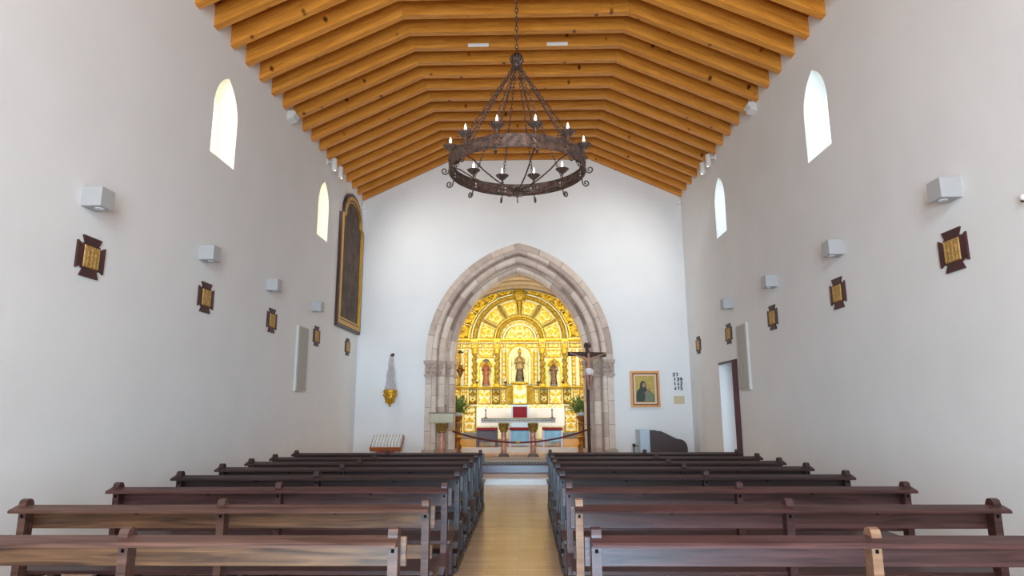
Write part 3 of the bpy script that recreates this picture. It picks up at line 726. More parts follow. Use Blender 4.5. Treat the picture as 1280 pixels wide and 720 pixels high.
# ------------------------------------------------------------------ altar wall objects
ic = thing('icon_picture', 'framed picture of a robed figure on the altar wall right of the arch', 'picture', (3.275, D, 1.64))
def rect(w, h, d): return [(-w / 2 + d, d), (w / 2 - d, d), (w / 2 - d, h - d), (-w / 2 + d, h - d)]
def ring_y(mb, pa, pb, ya, yb, m=0):
    s0 = len(mb.v); ring_prism(mb, pa, pb, 0, 1, m)
    for i in range(s0, len(mb.v)): t, a, b = mb.v[i]; mb.v[i] = (a, -(ya + (yb - ya) * t), b)
mb = MB(); ring_y(mb, rect(.77, .95, 0), rect(.77, .95, .055), 0, .05); mb.build('frame', M_FRAMEO, ic)
mb = MB(); ring_y(mb, rect(.77, .95, .055), rect(.77, .95, .08), 0, .04); mb.build('dark_slip', M_DOOR, ic)
mb = MB(); ring_y(mb, rect(.77, .95, .08), rect(.77, .95, .13), 0, .03); mb.build('mount', M_PINKMAT, ic)
mb = MB(); mb.box(-.255, .255, -.02, 0, .13, .82); mb.build('painted_ground', M_ICONBG, ic)
def blob(cx, cz_, rx, rz, y, n=20, bias=0):
    return [(cx + rx * math.cos(2 * PI * i / n), cz_ + rz * math.sin(2 * PI * i / n)) for i in range(n)]
mb = MB(); mb.prism([(-.24, .14), (.24, .14), (.235, .30), (.16, .40), (.04, .46), (.03, .60), (-.01, .68), (-.08, .69), (-.13, .62), (-.14, .50), (-.22, .42), (-.24, .3)], 'y', -.023, -.019); mb.build('dark_robe', M_ICONDK, ic)
mb = MB(); mb.prism([(-.02, .15), (.22, .15), (.23, .27), (.17, .38), (.08, .42), (.0, .33)], 'y', -.026, -.022); mb.build('pale_robe', M_ICONGR, ic)
mb = MB(); mb.prism(blob(-.03, .575, .042, .062, 0), 'y', -.027, -.022); mb.prism(blob(.12, .47, .032, .038, 0), 'y', -.028, -.022); mb.prism([(-.03, .34), (.02, .36), (.08, .42), (.06, .44), (-.01, .385)], 'y', -.028, -.022); mb.build('painted_flesh', M_SKIN, ic)

DG = {'1': [[(.1, .8), (.5, 1), (.5, 0)]], '2': [[(0, .8), (.15, 1), (.8, 1), (1, .75), (.9, .55), (0, 0), (1, 0)]],
      '3': [[(0, 1), (.8, 1), (1, .78), (.75, .53), (.35, .53)], [(.75, .53), (1, .27), (.8, 0), (0, 0)]], '4': [[(.75, 0), (.75, 1), (0, .32), (1, .32)]],
      '5': [[(1, 1), (.1, 1), (.05, .55), (.75, .6), (1, .33), (.8, 0), (0, 0)]], '7': [[(0, 1), (1, 1), (.4, 0)]],
      '9': [[(1, .6), (.8, .45), (.2, .45), (0, .7), (.2, 1), (.8, 1), (1, .75), (1, .6), (.85, 0), (.2, 0)]]}
for s_, x, z in (('27', 4.035, 2.455), ('139', 4.055, 2.33), ('142', 4.055, 2.21), ('475', 4.055, 2.09)):
    hn = thing('hymn_number', 'black hymn number %s on the altar wall beside the framed picture' % s_, 'number', (x, D - .008, z), 0, 'hymn numbers')
    for i, ch_ in enumerate(s_):
        mb = MB()
        for st_ in DG[ch_]: mb.tube([(i * .084 + p[0] * .050, 0, p[1] * .078) for p in st_], .0125, 6)
        mb.build('digit', M_BLACK, hn)
mb = MB(); mb.bbox(4.03, 4.31, D - .012, D, 1.72, 1.93, .002)
o = tag(mb.build('notice_card', M_PAPER), 'beige blank card on the altar wall below the hymn numbers', 'card')

# organ
og = thing('organ', 'dark wooden organ console with pale side panel against the altar wall', 'organ', (2.95, 16.55, .12))
mb = MB(); prof = [(.25, 0), (.25, .935), (.52, .925), (.62, .88), (.80, .79), (.92, .735), (1.03, .72), (1.10, .68), (1.15, .61), (1.17, .52), (1.17, 0)]
mb.prism(prof, 'y', 0, .06); mb.build('side_panel', M_ORGAN, og); mb = MB(); mb.prism(prof, 'y', .70, .76); mb.build('side_panel', M_ORGAN, og)
mb = MB(); mb.prism([(.26, .02), (.26, .90), (.51, .89), (.78, .76), (1.0, .69), (1.12, .5), (1.14, .02)], 'y', .06, .70); mb.build('case', M_DWOOD, og)
mb = MB(); mb.bbox(0, .25, .03, .70, .0, .955, .008); mb.build('pale_panel', M_BLUEW, og)
mb = MB(); mb.box(-.14, -.08, .28, .40, .52, .60); mb.box(-.12, -.10, .30, .36, .0, .52); mb.box(-.12, .0, .32, .34, .54, .56); mb.build('pedestal_switch', M_BLACK, og)

# hanging votive lamp
hl = thing('hanging_votive_lamp', 'gilt votive lamp hanging on pale beaded strands, left of the arch', 'lamp', (-3.52, D, 1.68))
mb = MB(); mb.tube([(0, 0, 1.38), (0, -.14, 1.40), (0, -.22, 1.36)], .014, 6); mb.ball((.0, -.02, 1.38), .05, 10); mb.ball((0, -.22, 1.345), .03, 8); mb.build('wall_bracket', M_IRON, hl, smooth=50)
mb = MB()
for q in range(10):
    a = 2 * PI * q / 10
    for i in range(26):
        t = i / 25; rr_ = .025 + .11 * t + .012 * math.sin(t * 16 + q); mb.ball((rr_ * math.cos(a), -.22 + rr_ * math.sin(a), 1.30 - .84 * t), .019, 6)
mb.build('bead_strands', M_STRAND, hl, smooth=60)
mb = MB(); mb.lathe([(.01, -.03), (.03, .0), (.025, .03), (.08, .08), (.13, .17), (.15, .26), (.135, .31), (.155, .35), (.165, .40), (.15, .42)], (0, -.22, 0.02), 24, fn=lambda t, z: 1 + .07 * math.sin(6 * t) + .05 * math.sin(13 * t + z * 60))
for q in range(8):
    a = 2 * PI * q / 8; mb.ball((.15 * math.cos(a), -.22 + .15 * math.sin(a), .30), .045, 8); mb.ball((.10 * math.cos(a + .4), -.22 + .10 * math.sin(a + .4), .12), .035, 8)
mb.build('gilt_bowl', M_BRASSY, hl, smooth=60)
mb = MB()
for sd in (-1, 1): mb.tube([(sd * .14, -.22, .34), (sd * .18, -.22, .40), (sd * .21, -.22, .36)], .012, 6)
mb.build('handle', M_BRASSY, hl, smooth=60)

# candle rack
cr = thing('votive_candle_stand', 'wooden votive candle stand with rows of white candles left of the arch', 'candle stand', (-3.50, 16.95, .12))
mb = MB()
tr = Matrix.Translation((0, 0, .62)) @ Matrix.Rotation(math.radians(34), 4, 'X')
mb.bbox(-.38, .38, -.24, .24, -.03, .03, .005); mb.bbox(-.40, .40, -.27, -.24, -.05, .07, .004); mb.bbox(-.40, -.38, -.24, .26, -.05, .05, .004); mb.bbox(.38, .40, -.24, .26, -.05, .05, .004); mb.bbox(-.4, .4, .24, .27, -.05, .06, .004)
mb.xf(tr); top_ = MB(); top_.box(-.378, .378, -.238, .238, .031, .036); top_.xf(tr); top_.build('metal_top', M_BLUEW, cr); mb.build('tray', mat('orange_brown_wood', srgb(170, 104, 62), .45, vary=.15), cr)
cm = MB(); cm.lathe([(.033, 0), (.033, .12), (.008, .114), (.006, .135)], (0, 0, 0), 10); c0 = None
for r_ in range(4):
    for c_ in range(9):
        pz = tr @ Vector((-.33 + c_ * .0825, -.19 + r_ * .12, .03))
        if c0 is None: c0 = cm.build('candle', M_BOWL, cr); o = c0
        else: o = c0.copy(); COL.objects.link(o); o.parent = cr
        o.location = pz
mb = MB(); mb.bbox(-.17, .17, -.14, .10, .0, .47, .008); mb.build('coin_box', M_REDBOX, cr)
mb = MB(); mb.bbox(-.30, -.24, -.12, -.06, 0, .45, .004); mb.bbox(.24, .30, -.12, -.06, 0, .45, .004); mb.bbox(-.30, -.24, .12, .18, 0, .66, .004); mb.bbox(.24, .30, .12, .18, 0, .66, .004); mb.build('legs_frame', M_GREY, cr)

# ------------------------------------------------------------------ gilded capitals with pink marble column (lectern, altar legs)
def capital(mb, c, z0, z1, w):
    mb.lathe([(w * .32, z0), (w * .40, z0 + .02), (w * .36, z0 + .05), (w * .42, z0 + .09), (w * .52, z1 - .05), (w * .60, z1 - .03)], c, 16)
    mb.box(c[0] - w / 2, c[0] + w / 2, c[1] - w / 2, c[1] + w / 2, c[2] + z1 - .035, c[2] + z1)
    for q in range(8):
        a = q * PI / 4 + PI / 8
        mb.ball((c[0] + w * .46 * math.cos(a), c[1] + w * .46 * math.sin(a), c[2] + z1 - .07), .035, 8)
        mb.ball((c[0] + w * .41 * math.cos(a + .39), c[1] + w * .41 * math.sin(a + .39), c[2] + z0 + .10), .03, 8, sz=1.4)
def column_parts(root, c, h, w=.26, rb=.075):
    mb = MB(); mb.lathe([(rb, .09), (rb * 1.06, h * .4), (rb * .92, h - .25)], c, 20); mb.build('column_shaft', M_MARBLE, root, smooth=50)
    mb = MB(); capital(mb, c, h - .26, h, w); mb.build('gilt_capital', M_OLDGILT, root, smooth=50)
    mb = MB(); mb.lathe([(w * .58, 0), (w * .58, .03), (w * .46, .045), (w * .5, .06), (w * .40, .09), (rb * 1.05, .10)], c, 20); mb.build('base', M_DARKSTONE, root, smooth=40)
lc = thing('lectern', 'pale green marble lectern on a pink column with gilt capital, left of arch', 'lectern', (-2.08, 16.85, .12))
column_parts(lc, (0, 0, 0), 1.14, .27, .085)
mb = MB(); mb.bbox(-.315, .315, -.20, .20, 1.14, 1.38, .008); mb.build('book_box', M_PALEG, lc)
mb = MB(); mb.bbox(-.325, .325, -.21, .21, 1.38, 1.40, .004); mb.build('top_edge', M_DARKSTONE, lc)
mb = MB(); mb.tube([(.10, 0, 1.40), (.10, 0, 1.50), (.09, -.05, 1.56)], .007, 6); mb.ball((.09, -.06, 1.57), .022, 8); mb.build('microphone', M_BLACK, lc)

al = thing('altar_table', 'stone altar table on two marble columns with gilt capitals in the arch', 'altar', (-.125, 18.2, .31))
for sx in (-.405, .405): column_parts(al, (sx, 0, 0), .92, .27, .075)
mb = MB(); mb.bbox(-1.02, 1.02, -.20, .55, .92, 1.045, .006); mb.build('table_slab', M_SLAB, al)
mb = MB()
for i in range(34): mb.ball((-.98 + i * (1.96 / 33), -.205, .985), .024, 8, sy=.7)
mb.bbox(-1.03, 1.03, -.215, -.19, 1.02, 1.045, .003); mb.build('carved_edge', M_SLABEDGE, al, smooth=50)
for x, sn in ((-1.07 + .125 + .03, 'left'), (.85 + .125 - .03, 'right')):
    cs = thing('glass_candlestick', 'thin glass candlestick on the %s end of the altar table' % sn, 'candlestick', (-.125 + x, 18.3, .31 + 1.046), 0, 'candlesticks on the altar')
    mb = MB(); mb.lathe([(.055, 0), (.055, .012), (.015, .03), (.012, .20), (.03, .22), (.03, .235)], (0, 0, 0), 12); mb.build('stem', M_GREYB, cs, smooth=40)
    mb = MB(); mb.lathe([(.013, .235), (.013, .33), (.003, .345)], (0, 0, 0), 10); mb.build('candle', M_BOWL, cs)

# seats
def seat(name, label, xc, w, frontm, back=False):
    s = thing(name, label, 'seat', (xc, 20.1, .46)); h = .575
    mb = MB(); mb.bbox(-w / 2, w / 2, 0, .5, h - .075, h, .012); mb.build('cushion', M_REDC, s)
    mb = MB(); mb.bbox(-w / 2 + .04, w / 2 - .04, .03, .47, .16 if back is False else .14, h - .076, .006); mb.build('seat_box', frontm, s)
    for sx in (-1, 1):
        for y in (.0, .44):
            mb = MB(); mb.bbox(*sorted((sx * w / 2, sx * (w / 2 - .06))), y, y + .06, 0, h - .076, .004); mb.build('leg', M_LILAC if frontm is M_BLUES else M_GREYB, s)
    if back:
        mb = MB(); mb.bbox(-.275, .275, .50, .54, .3, 1.275, .006); mb.build('back_frame', M_BLUEW, s)
        mb = MB(); mb.bbox(-.225, .225, .478, .50, .86, 1.215, .008); mb.build('back_pad', M_REDC, s)
        mb = MB()
        for sx in (-1, 1): mb.bbox(*sorted((sx * w / 2, sx * (w / 2 - .05))), .02, .5, h, h + .05, .004)
        mb.build('armrest', M_LILAC, s)
    return s
seat('altar_stool', 'low stool with crimson cushion and dark grey front, left of the celebrant chair', -1.12, .64, M_GREYB)
seat('celebrant_chair', 'central chair with crimson back pad and daylight-tinted blue front behind the altar', -.10, .66, M_BLUES, True)
seat('altar_stool', 'low stool with crimson cushion and daylight-tinted blue front, right of the celebrant chair', .90, .62, M_BLUES)

# rope barrier
rp = thing('rope_barrier', 'dark red rope swag hanging across the chancel arch', 'rope', (-.04, 17.25, .7))
def swag(n=30):
    pts = []
    for i in range(n + 1):
        t = i / n; x = -1.80 + 3.60 * t; u = (t - .48) / .52; pts.append((x, 0, .04 + .36 * u * u * (1.0 if t > .48 else 1.0) / 1.0 * .95))
    return pts
mb = MB(); mb.tube(swag(), .022, 8); mb.build('rope', M_ROPE, rp, smooth=60)
mb = MB(); mb.ball((-.09, 0, .04), .04, 10, sx=1.5); mb.build('brass_clasp', M_BRASSY, rp, smooth=60)
for sx in (-1.82, 1.82):
    mb = MB(); mb.ball((sx, .0, .37), .04, 10); mb.tube([(sx, 0, .37), (sx * .99, .2, .37), (sx * .99, .36, .37)], .015, 6); mb.build('hook', M_BRASSY, rp, smooth=60)

# flower pedestals
def flowers(x, sn):
    pd = thing('flower_pedestal', 'ornate gilt pedestal beside the %s jamb of the arch' % sn, 'pedestal', (x, 18.55, .31))
    mb = MB(); mb.lathe([(.17, 0), (.17, .06), (.12, .10), (.10, .16), (.13, .24), (.085, .34), (.10, .46), (.14, .52), (.09, .58), (.07, .80), (.11, .90), (.08, .95), (.15, 1.06), (.16, 1.09)], (0, 0, 0), 20, fn=lambda t, z: 1 + .06 * math.sin(8 * t)); mb.build('turned_shaft', mat('gilt_brown_wood', srgb(150, 96, 44), .45, .2, bump=.4, bscale=40, vary=.3, vscale=14), pd, smooth=50)
    mb = MB(); mb.lathe([(.135, .50), (.155, .52), (.135, .545)], (0, 0, 0), 20); mb.lathe([(.09, .33), (.10, .345), (.09, .36)], (0, 0, 0), 20); mb.build('gilt_band', M_BRASSY, pd, smooth=50)
    pl = thing('flower_bowl', 'white bowl of green foliage and yellow flowers on the %s pedestal' % sn, 'plant', (x, 18.55, 1.40))
    mb = MB(); mb.lathe([(.06, 0), (.10, .01), (.15, .06), (.165, .11), (.15, .11), (.12, .07)], (0, 0, 0), 20); mb.build('bowl', M_BOWL, pl, smooth=50)
    rnd = random.Random(sn); mb = MB()
    for i in range(260):
        a = rnd.uniform(0, 2 * PI); e = rnd.uniform(-.1, 1.4); r_ = rnd.uniform(.12, .42)
        d = Vector((math.cos(a) * math.cos(e), math.sin(a) * math.cos(e) * .8, math.sin(e) * 1.15)); p = Vector((0, 0, .10)) + d * r_
        s_ = d.cross(Vector((0, 0, 1)));  s_ = s_.normalized() if s_.length > .01 else Vector((1, 0, 0)); L_ = rnd.uniform(.08, .15); w_ = L_ * .28; nn = d.cross(s_) * .015
        mb.add([p - d * L_ * .5, p + s_ * w_ + nn, p + d * L_ * .6, p - s_ * w_ + nn, p + nn * -1.0], [(0, 1, 2), (0, 2, 3), (0, 4, 1), (4, 2, 1), (0, 3, 4), (4, 3, 2)])
    for i in range(30):
        a = rnd.uniform(0, 2 * PI); e = rnd.uniform(0, 1.4); d = Vector((math.cos(a) * math.cos(e), math.sin(a) * math.cos(e), math.sin(e))); mb.tube([(0, 0, .06), Vector((0, 0, .1)) + d * .36], .004, 4)
    mb.build('foliage', M_LEAF, pl); mb = MB()
    for i in range(26):
        a = rnd.uniform(0, 2 * PI); e = rnd.uniform(.1, 1.4); d = Vector((math.cos(a) * math.cos(e), math.sin(a) * math.cos(e) * .8, math.sin(e) * 1.15)); p = Vector((0, 0, .10)) + d * rnd.uniform(.26, .44)
        for q in range(5): t = q * 2 * PI / 5; mb.ball(p + Vector((.018 * math.cos(t), .0, .018 * math.sin(t))), .014, 6)
        mb.ball(p + Vector((0, -.01, 0)), .012, 6)
    mb.build('blossoms', M_FLOWER, pl)
flowers(1.66, 'right'); flowers(-1.86, 'left')

# ------------------------------------------------------------------ skinned figure helper
def skin_fig(name, verts, edges, radii, m, parent=None, loc=(0, 0, 0), rot=(0, 0, 0), lv=2):
    me = bpy.data.meshes.new(name); me.from_pydata(verts, edges, []); o = bpy.data.objects.new(name, me); COL.objects.link(o)
    md = o.modifiers.new('s', 'SKIN'); sv = me.skin_vertices[0].data
    for i, r_ in enumerate(radii): sv[i].radius = (r_, r_) if not isinstance(r_, tuple) else r_
    sv[0].use_root = True
    sb = o.modifiers.new('u', 'SUBSURF'); sb.levels = lv; sb.render_levels = lv
    dg = bpy.context.evaluated_depsgraph_get(); dg.update(); me2 = bpy.data.meshes.new_from_object(o.evaluated_get(dg))
    bpy.data.objects.remove(o); me2.materials.clear(); me2.materials.append(m); me2.polygons.foreach_set('use_smooth', [True] * len(me2.polygons))
    o = bpy.data.objects.new(name, me2); COL.objects.link(o); o.location = loc; o.rotation_euler = rot
    if parent: o.parent = parent
    return o

# large crucifix beside the right jamb
cx = thing('crucifix', 'tall dark wooden crucifix with carved figure before the right jamb', 'crucifix', (1.735, 17.12, .12), math.radians(14))
mb = MB(); mb.bbox(-.04, .04, 0, .06, .19, 3.20, .005); mb.build('upright', M_TOTEM, cx)
s0 = MB(); s0.bbox(-.54, .52, -.02, .045, 2.85, 2.965, .005); s0.build('crossbeam', M_TOTEM, cx)
mb = MB(); mb.bbox(-.10, .10, -.015, .0, 3.08, 3.16, .003); mb.tube([(-.08, -.01, 3.16), (-.05, -.01, 3.22), (0, -.01, 3.18), (.05, -.01, 3.22), (.08, -.01, 3.16)], .014, 6); mb.build('title_board', M_DWOOD, cx)
V = [(0, -.07, 2.48), (0, -.075, 2.60), (0, -.085, 2.74), (0, -.08, 2.80), (-.005, -.095, 2.845), (.0, -.10, 2.90), (.0, -.10, 2.94),
     (-.10, -.07, 2.79), (-.27, -.045, 2.85), (-.42, -.03, 2.905), (-.465, -.03, 2.92), (.10, -.07, 2.79), (.27, -.045, 2.85), (.42, -.03, 2.905), (.465, -.03, 2.92),
     (-.05, -.07, 2.44), (-.045, -.11, 2.24), (-.02, -.05, 2.04), (-.015, -.09, 1.97), (.05, -.07, 2.44), (.045, -.11, 2.24), (.02, -.05, 2.04), (.015, -.09, 1.97)]
Ed = [(0, 1), (1, 2), (2, 3), (3, 4), (4, 5), (5, 6), (2, 7), (7, 8), (8, 9), (9, 10), (2, 11), (11, 12), (12, 13), (13, 14), (0, 15), (15, 16), (16, 17), (17, 18), (0, 19), (19, 20), (20, 21), (21, 22)]
Rd = [.062, .055, .07, .035, .028, .045, .035, .034, .024, .016, .016, .034, .024, .016, .016, .045, .032, .02, .018, .045, .032, .02, .018]
body = skin_fig('carved_body', V, Ed, Rd, M_SKIN, cx)
for sd in (-1, 1):
    mb = MB(); mb.ball((sd * .465, -.032, 2.922), .02, 8, sz=.7)
    for q in range(4): mb.tube([(sd * .465, -.035, 2.92 + (q - 1.5) * .010), (sd * (.50 + .004 * (1 - abs(q - 1.5))), -.04, 2.925 + (q - 1.5) * .014), (sd * .515, -.055, 2.925 + (q - 1.5) * .014)], .0055, 5)
    mb.tube([(sd * .46, -.03, 2.935), (sd * .475, -.05, 2.955)], .006, 5); mb.build('hand', M_SKIN, cx, smooth=60)
mb = MB(); mb.ball((0, -.085, 2.935), .048, 12, sz=1.05); mb.lathe([(.03, 2.84), (.045, 2.90), (.045, 2.93)], (0, -.07, 0), 12); mb.build('hair', M_HAIR, cx, smooth=60)
mb = MB(); mb.lathe([(.07, 2.36), (.085, 2.42), (.085, 2.50), (.07, 2.53)], (0, -.07, 0), 20, fn=lambda t, z: 1 + .06 * math.sin(7 * t + z * 20)); mb.tube([(.07, -.09, 2.50), (.10, -.11, 2.44), (.09, -.10, 2.34)], [.03, .028, .012], 8); mb.build('loincloth', M_CLOTH, cx, smooth=60)

# ------------------------------------------------------------------ the gilded altarpiece
RX0, RY = -.105, 21.5
ret = thing('altarpiece', 'gilded carved altarpiece filling the end of the chancel', 'altarpiece', (RX0, RY, .50))
Z0 = .50
def zz(z): return z - Z0
VAi, VBi = VA - .10, VB - .10
def inside(x, z): return z <= VZ or (x / VAi) ** 2 + ((z - VZ) / VBi) ** 2 <= 1
# back board
mb = MB(); poly = [(-VAi, 0)] + [(-VAi * math.cos(PI * i / 48), zz(VZ + VBi * math.sin(PI * i / 48))) for i in range(49)] + [(VAi, 0)]
mb.prism(poly, 'y', 0, .08); mb.build('back_board', M_IVORY, ret)
def panel(name, x0, x1, z0, z1, depth, s, y=0, res=.016, lo=M_IVORY, hi=M_GOLD, thr=.45, sym=True, border=.03, parent=None, seed=0):
    """carved panel: relief height field standing out of the board (towards -y)"""
    nu = max(4, int((x1 - x0) / res)); nv = max(4, int((z1 - z0) / res)); xm = (x0 + x1) / 2
    def hgt(u, v):
        x = x0 + (x1 - x0) * u; z = z0 + (z1 - z0) * v
        e = min(x - x0, x1 - x, z - z0, z1 - z)
        if e < border: return 1.15 if e > .004 else 0
        xx = abs(x - xm) if sym else x
        return relief_h(xx + seed, z + seed * .7, s)
    def fn(u, v):
        h_ = hgt(u, v); return (x0 + (x1 - x0) * u, y - .005 - 1.5 * depth * h_, zz(z0 + (z1 - z0) * v))
    mb = MB(); mb.grid(fn, nu, nv, mf=lambda u, v: 1 if hgt(u, v) > thr else 0)
    # sides back to the board
    for (u0, v0, u1, v1) in ((0, 0, 1, 0), (1, 0, 1, 1), (1, 1, 0, 1), (0, 1, 0, 0)):
        a, b = fn(u0, v0), fn(u1, v1); mb.add([a, b, (b[0], .0, b[2]), (a[0], .0, a[2])], [(0, 1, 2, 3)])
    return mb.build(name, [lo, hi], ret if parent is None else parent, smooth=55)
# --- predella base, altar block frontal
mb = MB(); mb.bbox(-2.28, 2.28, -.16, .0, .16, .34, .006); mb.build('stone_plinth', M_DARKSTONE, ret)
for sd in (-1, 1):
    x0, x1 = sorted((sd * 1.45, sd * 1.86)); panel('lower_panel', x0, x1, .86, 1.68, .06, 15, y=-.04, lo=M_CREAM, hi=M_GOLD, thr=.5)
    x0, x1 = sorted((sd * 1.90, sd * 2.26)); panel('lower_panel', x0, x1, .86, 1.68, .07, 12, y=-.04, lo=M_IVORY, hi=M_GOLD2, thr=.4)
    x0, x1 = sorted((sd * 1.42, sd * 2.27)); mb = MB(); mb.bbox(x0, x1, -.10, 0, zz(.80), zz(.86), .008); mb.build('base_moulding', M_CREAM, ret)
# predella between z 1.74 and 2.28
def mould(name, x0, x1, z0, z1, d, m):
    mb = MB(); h = z1 - z0
    mb.prism([(0, zz(z0)), (-d * .55, zz(z0)), (-d * .62, zz(z0 + h * .25)), (-d * .85, zz(z0 + h * .45)), (-d, zz(z0 + h * .7)), (-d, zz(z1)), (0, zz(z1))], 'x', x0, x1); return mb.build(name, m, ret)
mould('shelf_moulding', -2.27, 2.27, 1.68, 1.74, .16, M_CREAM)
for (x0, x1, s, d, hi, lo) in ((-2.26, -1.95, 13, .06, M_GOLD, M_IVORY), (-1.92, -1.74, 16, .05, M_GOLD, M_CREAM), (-1.70, -1.42, 12, .12, M_GOLD2, M_IVORY), (-1.38, -.96, 15, .05, M_GOLD, M_CREAM), (-.93, -.66, 12, .12, M_GOLD2, M_IVORY), (-.63, -.46, 16, .05, M_GOLD, M_CREAM)):
    panel('predella_panel', x0, x1, 1.76, 2.26, d, s, hi=hi, lo=lo, thr=.45); panel('predella_panel', -x1, -x0, 1.76, 2.26, d, s, hi=hi, lo=lo, thr=.45)
mould('upper_shelf', -2.27, -.44, 2.27, 2.335, .20, M_GOLD); mould('upper_shelf', .44, 2.27, 2.27, 2.335, .20, M_GOLD)
# central pedestal
panel('pedestal_front', -.24, .24, 1.76, 2.40, .05, 11, y=-.26, lo=M_CREAM, hi=M_GOLD, thr=.55, border=.04)
mb = MB(); mb.bbox(-.235, .235, -.255, 0, zz(1.76), zz(2.40), .006); mb.build('pedestal_block', M_CREAM, ret)
mb = MB(); mb.lathe([(.26, 0), (.30, .03), (.30, .06)], (0, -.15, zz(2.40)), 24); mb.build('pedestal_top', M_GOLD, ret, smooth=40)
for sd in (-1, 1):
    mb = MB(); mb.prism([(0, zz(1.76)), (-.20, zz(1.76)), (-.24, zz(1.95)), (-.14, zz(2.12)), (-.18, zz(2.3)), (-.22, zz(2.36)), (0, zz(2.36))], 'x', *sorted((sd * .26, sd * .43))); mb.build('scroll_bracket', M_GOLD2, ret)
# body of the retable
def twist_col(name, x, z0, z1, r_):
    mb = MB(); H = z1 - z0
    def fn(u, v):
        a = 2 * PI * u; z = z0 + H * v; tw = 2 * PI * 4.5 * v; ox, oy = .28 * r_ * math.cos(tw), .28 * r_ * math.sin(tw)
        rr_ = r_ * (.82 + .14 * math.sin(5 * a + tw * 2) * math.sin(60 * v * 2))
        return (x + ox + rr_ * math.cos(a), -.15 + oy + rr_ * math.sin(a), zz(z))
    mb.grid(fn, 16, 90, wrap_u=True); o = mb.build(name, M_GOLD2, ret, smooth=70)
    mb = MB()
    mb.lathe([(r_ * .9, 0), (r_ * 1.1, .03), (r_ * 1.1, .10), (r_ * 1.4, .16), (r_ * 1.5, .18)], (x, -.15, zz(z1)), 16); mb.lathe([(r_ * 1.45, -.08), (r_ * 1.45, -.05), (r_ * 1.0, 0)], (x, -.15, zz(z0)), 16)
    mb.build('column_capital', M_GOLD, ret, smooth=50)
for sd in (-1, 1):
    twist_col('twisted_column', sd * .755, 2.42, 3.42, .085); twist_col('twisted_column', sd * 1.50, 2.42, 3.42, .085)
    for (a, b, s, d, hi, lo, th) in ((1.98, 2.26, 13, .07, M_GOLD, M_IVORY, .4), (1.72, 1.86, 22, .05, M_GOLD, M_CREAM, .45), (.46, .60, 22, .05, M_GOLD, M_CREAM, .45)):
        x0, x1 = sorted((sd * a, sd * b)); panel('pilaster', x0, x1, 2.36, 3.56, d, s, lo=lo, hi=hi, thr=th)
    for (a, b) in ((1.88, 1.96), (1.62, 1.70), (.62, .66)):
        x0, x1 = sorted((sd * a, sd * b)); mb = MB(); mb.bbox(x0, x1, -.07, 0, zz(2.36), zz(3.60), .01); mb.build('plain_strip', M_CREAM, ret)
    # side niche with arch
    cxn = sd * 1.125
    mb = MB(); mb.grid(lambda u, v: (cxn + .24 * -math.cos(PI * u), .0 - .0 + .0 - .012 - .0 * v, zz(2.35 + .01)), 2, 1)
    mb = MB()
    inner = [(cxn - .22, 2.34), (cxn - .22, 2.98)] + [(cxn - .22 * math.cos(PI * i / 12), 2.98 + .22 * math.sin(PI * i / 12)) for i in range(13)] + [(cxn + .22, 2.34)]
    outer = [(cxn - .275, 2.34), (cxn - .275, 2.98)] + [(cxn - .275 * math.cos(PI * i / 12), 2.98 + .275 * math.sin(PI * i / 12)) for i in range(13)] + [(cxn + .275, 2.34)]
    nn_ = len(inner); vs = [(p[0], -.11, zz(p[1])) for p in outer] + [(p[0], -.11, zz(p[1])) for p in inner] + [(p[0], 0, zz(p[1])) for p in outer] + [(p[0], 0, zz(p[1])) for p in inner]; fs = []
    for i in range(nn_ - 1): fs += [(i, i + 1, nn_ + i + 1, nn_ + i), (nn_ + i, nn_ + i + 1, 3 * nn_ + i + 1, 3 * nn_ + i), (i, i + 1, 2 * nn_ + i + 1, 2 * nn_ + i)]
    mb.add(vs, fs); mb.build('niche_frame', M_GOLD, ret)
    mb = MB()
    for i in range(9):
        a = PI * (i + .5) / 9; mb.tube([(cxn, -.03, zz(2.98)), (cxn - .2 * math.cos(a), -.05, zz(2.98 + .2 * math.sin(a)))], [.008, .03], 6)
    mb.build('niche_shell', M_GOLD, ret, smooth=60)
    panel('niche_overdoor', cxn - .26, cxn + .26, 3.28, 3.56, .05, 17, lo=M_IVORY, hi=M_GOLD)
# central niche
mb = MB()
def cn(r_, zs_=3.28): return [(-r_, 2.42)] + [(-r_ * math.cos(PI * i / 16), zs_ + r_ * 1.05 * math.sin(PI * i / 16)) for i in range(17)] + [(r_, 2.42)]
for ra, rb_, ya, m_ in ((.43, .36, -.12, 0), (.36, .30, -.07, 1)):
    A, B = cn(ra), cn(rb_); nn_ = len(A); vs = [(p[0], ya, zz(p[1])) for p in A] + [(p[0], ya, zz(p[1])) for p in B] + [(p[0], 0, zz(p[1])) for p in A] + [(p[0], 0, zz(p[1])) for p in B]; fs = []
    for i in range(nn_ - 1): fs += [(i, i + 1, nn_ + i + 1, nn_ + i), (nn_ + i, nn_ + i + 1, 3 * nn_ + i + 1, 3 * nn_ + i), (i, i + 1, 2 * nn_ + i + 1, 2 * nn_ + i)]
    mb.add(vs, fs, m_)
mb.build('central_niche_frame', [M_GOLD, M_CREAM], ret)
panel('niche_back', -.29, .29, 2.45, 3.30, .03, 16, lo=M_CREAM, hi=M_IVORY, thr=.5)
mb = MB()
for i in range(22):
    a = PI * (i + .5) / 22 ; mb.ball((-.395 * math.cos(a), -.13, zz(3.28 + .41 * math.sin(a))), .032, 8)
for sd in (-1, 1):
    for i in range(12): mb.ball((sd * .395, -.13, zz(2.46 + i * .068)), .030, 8)
mb.build('bead_garland', M_GOLD, ret, smooth=60)
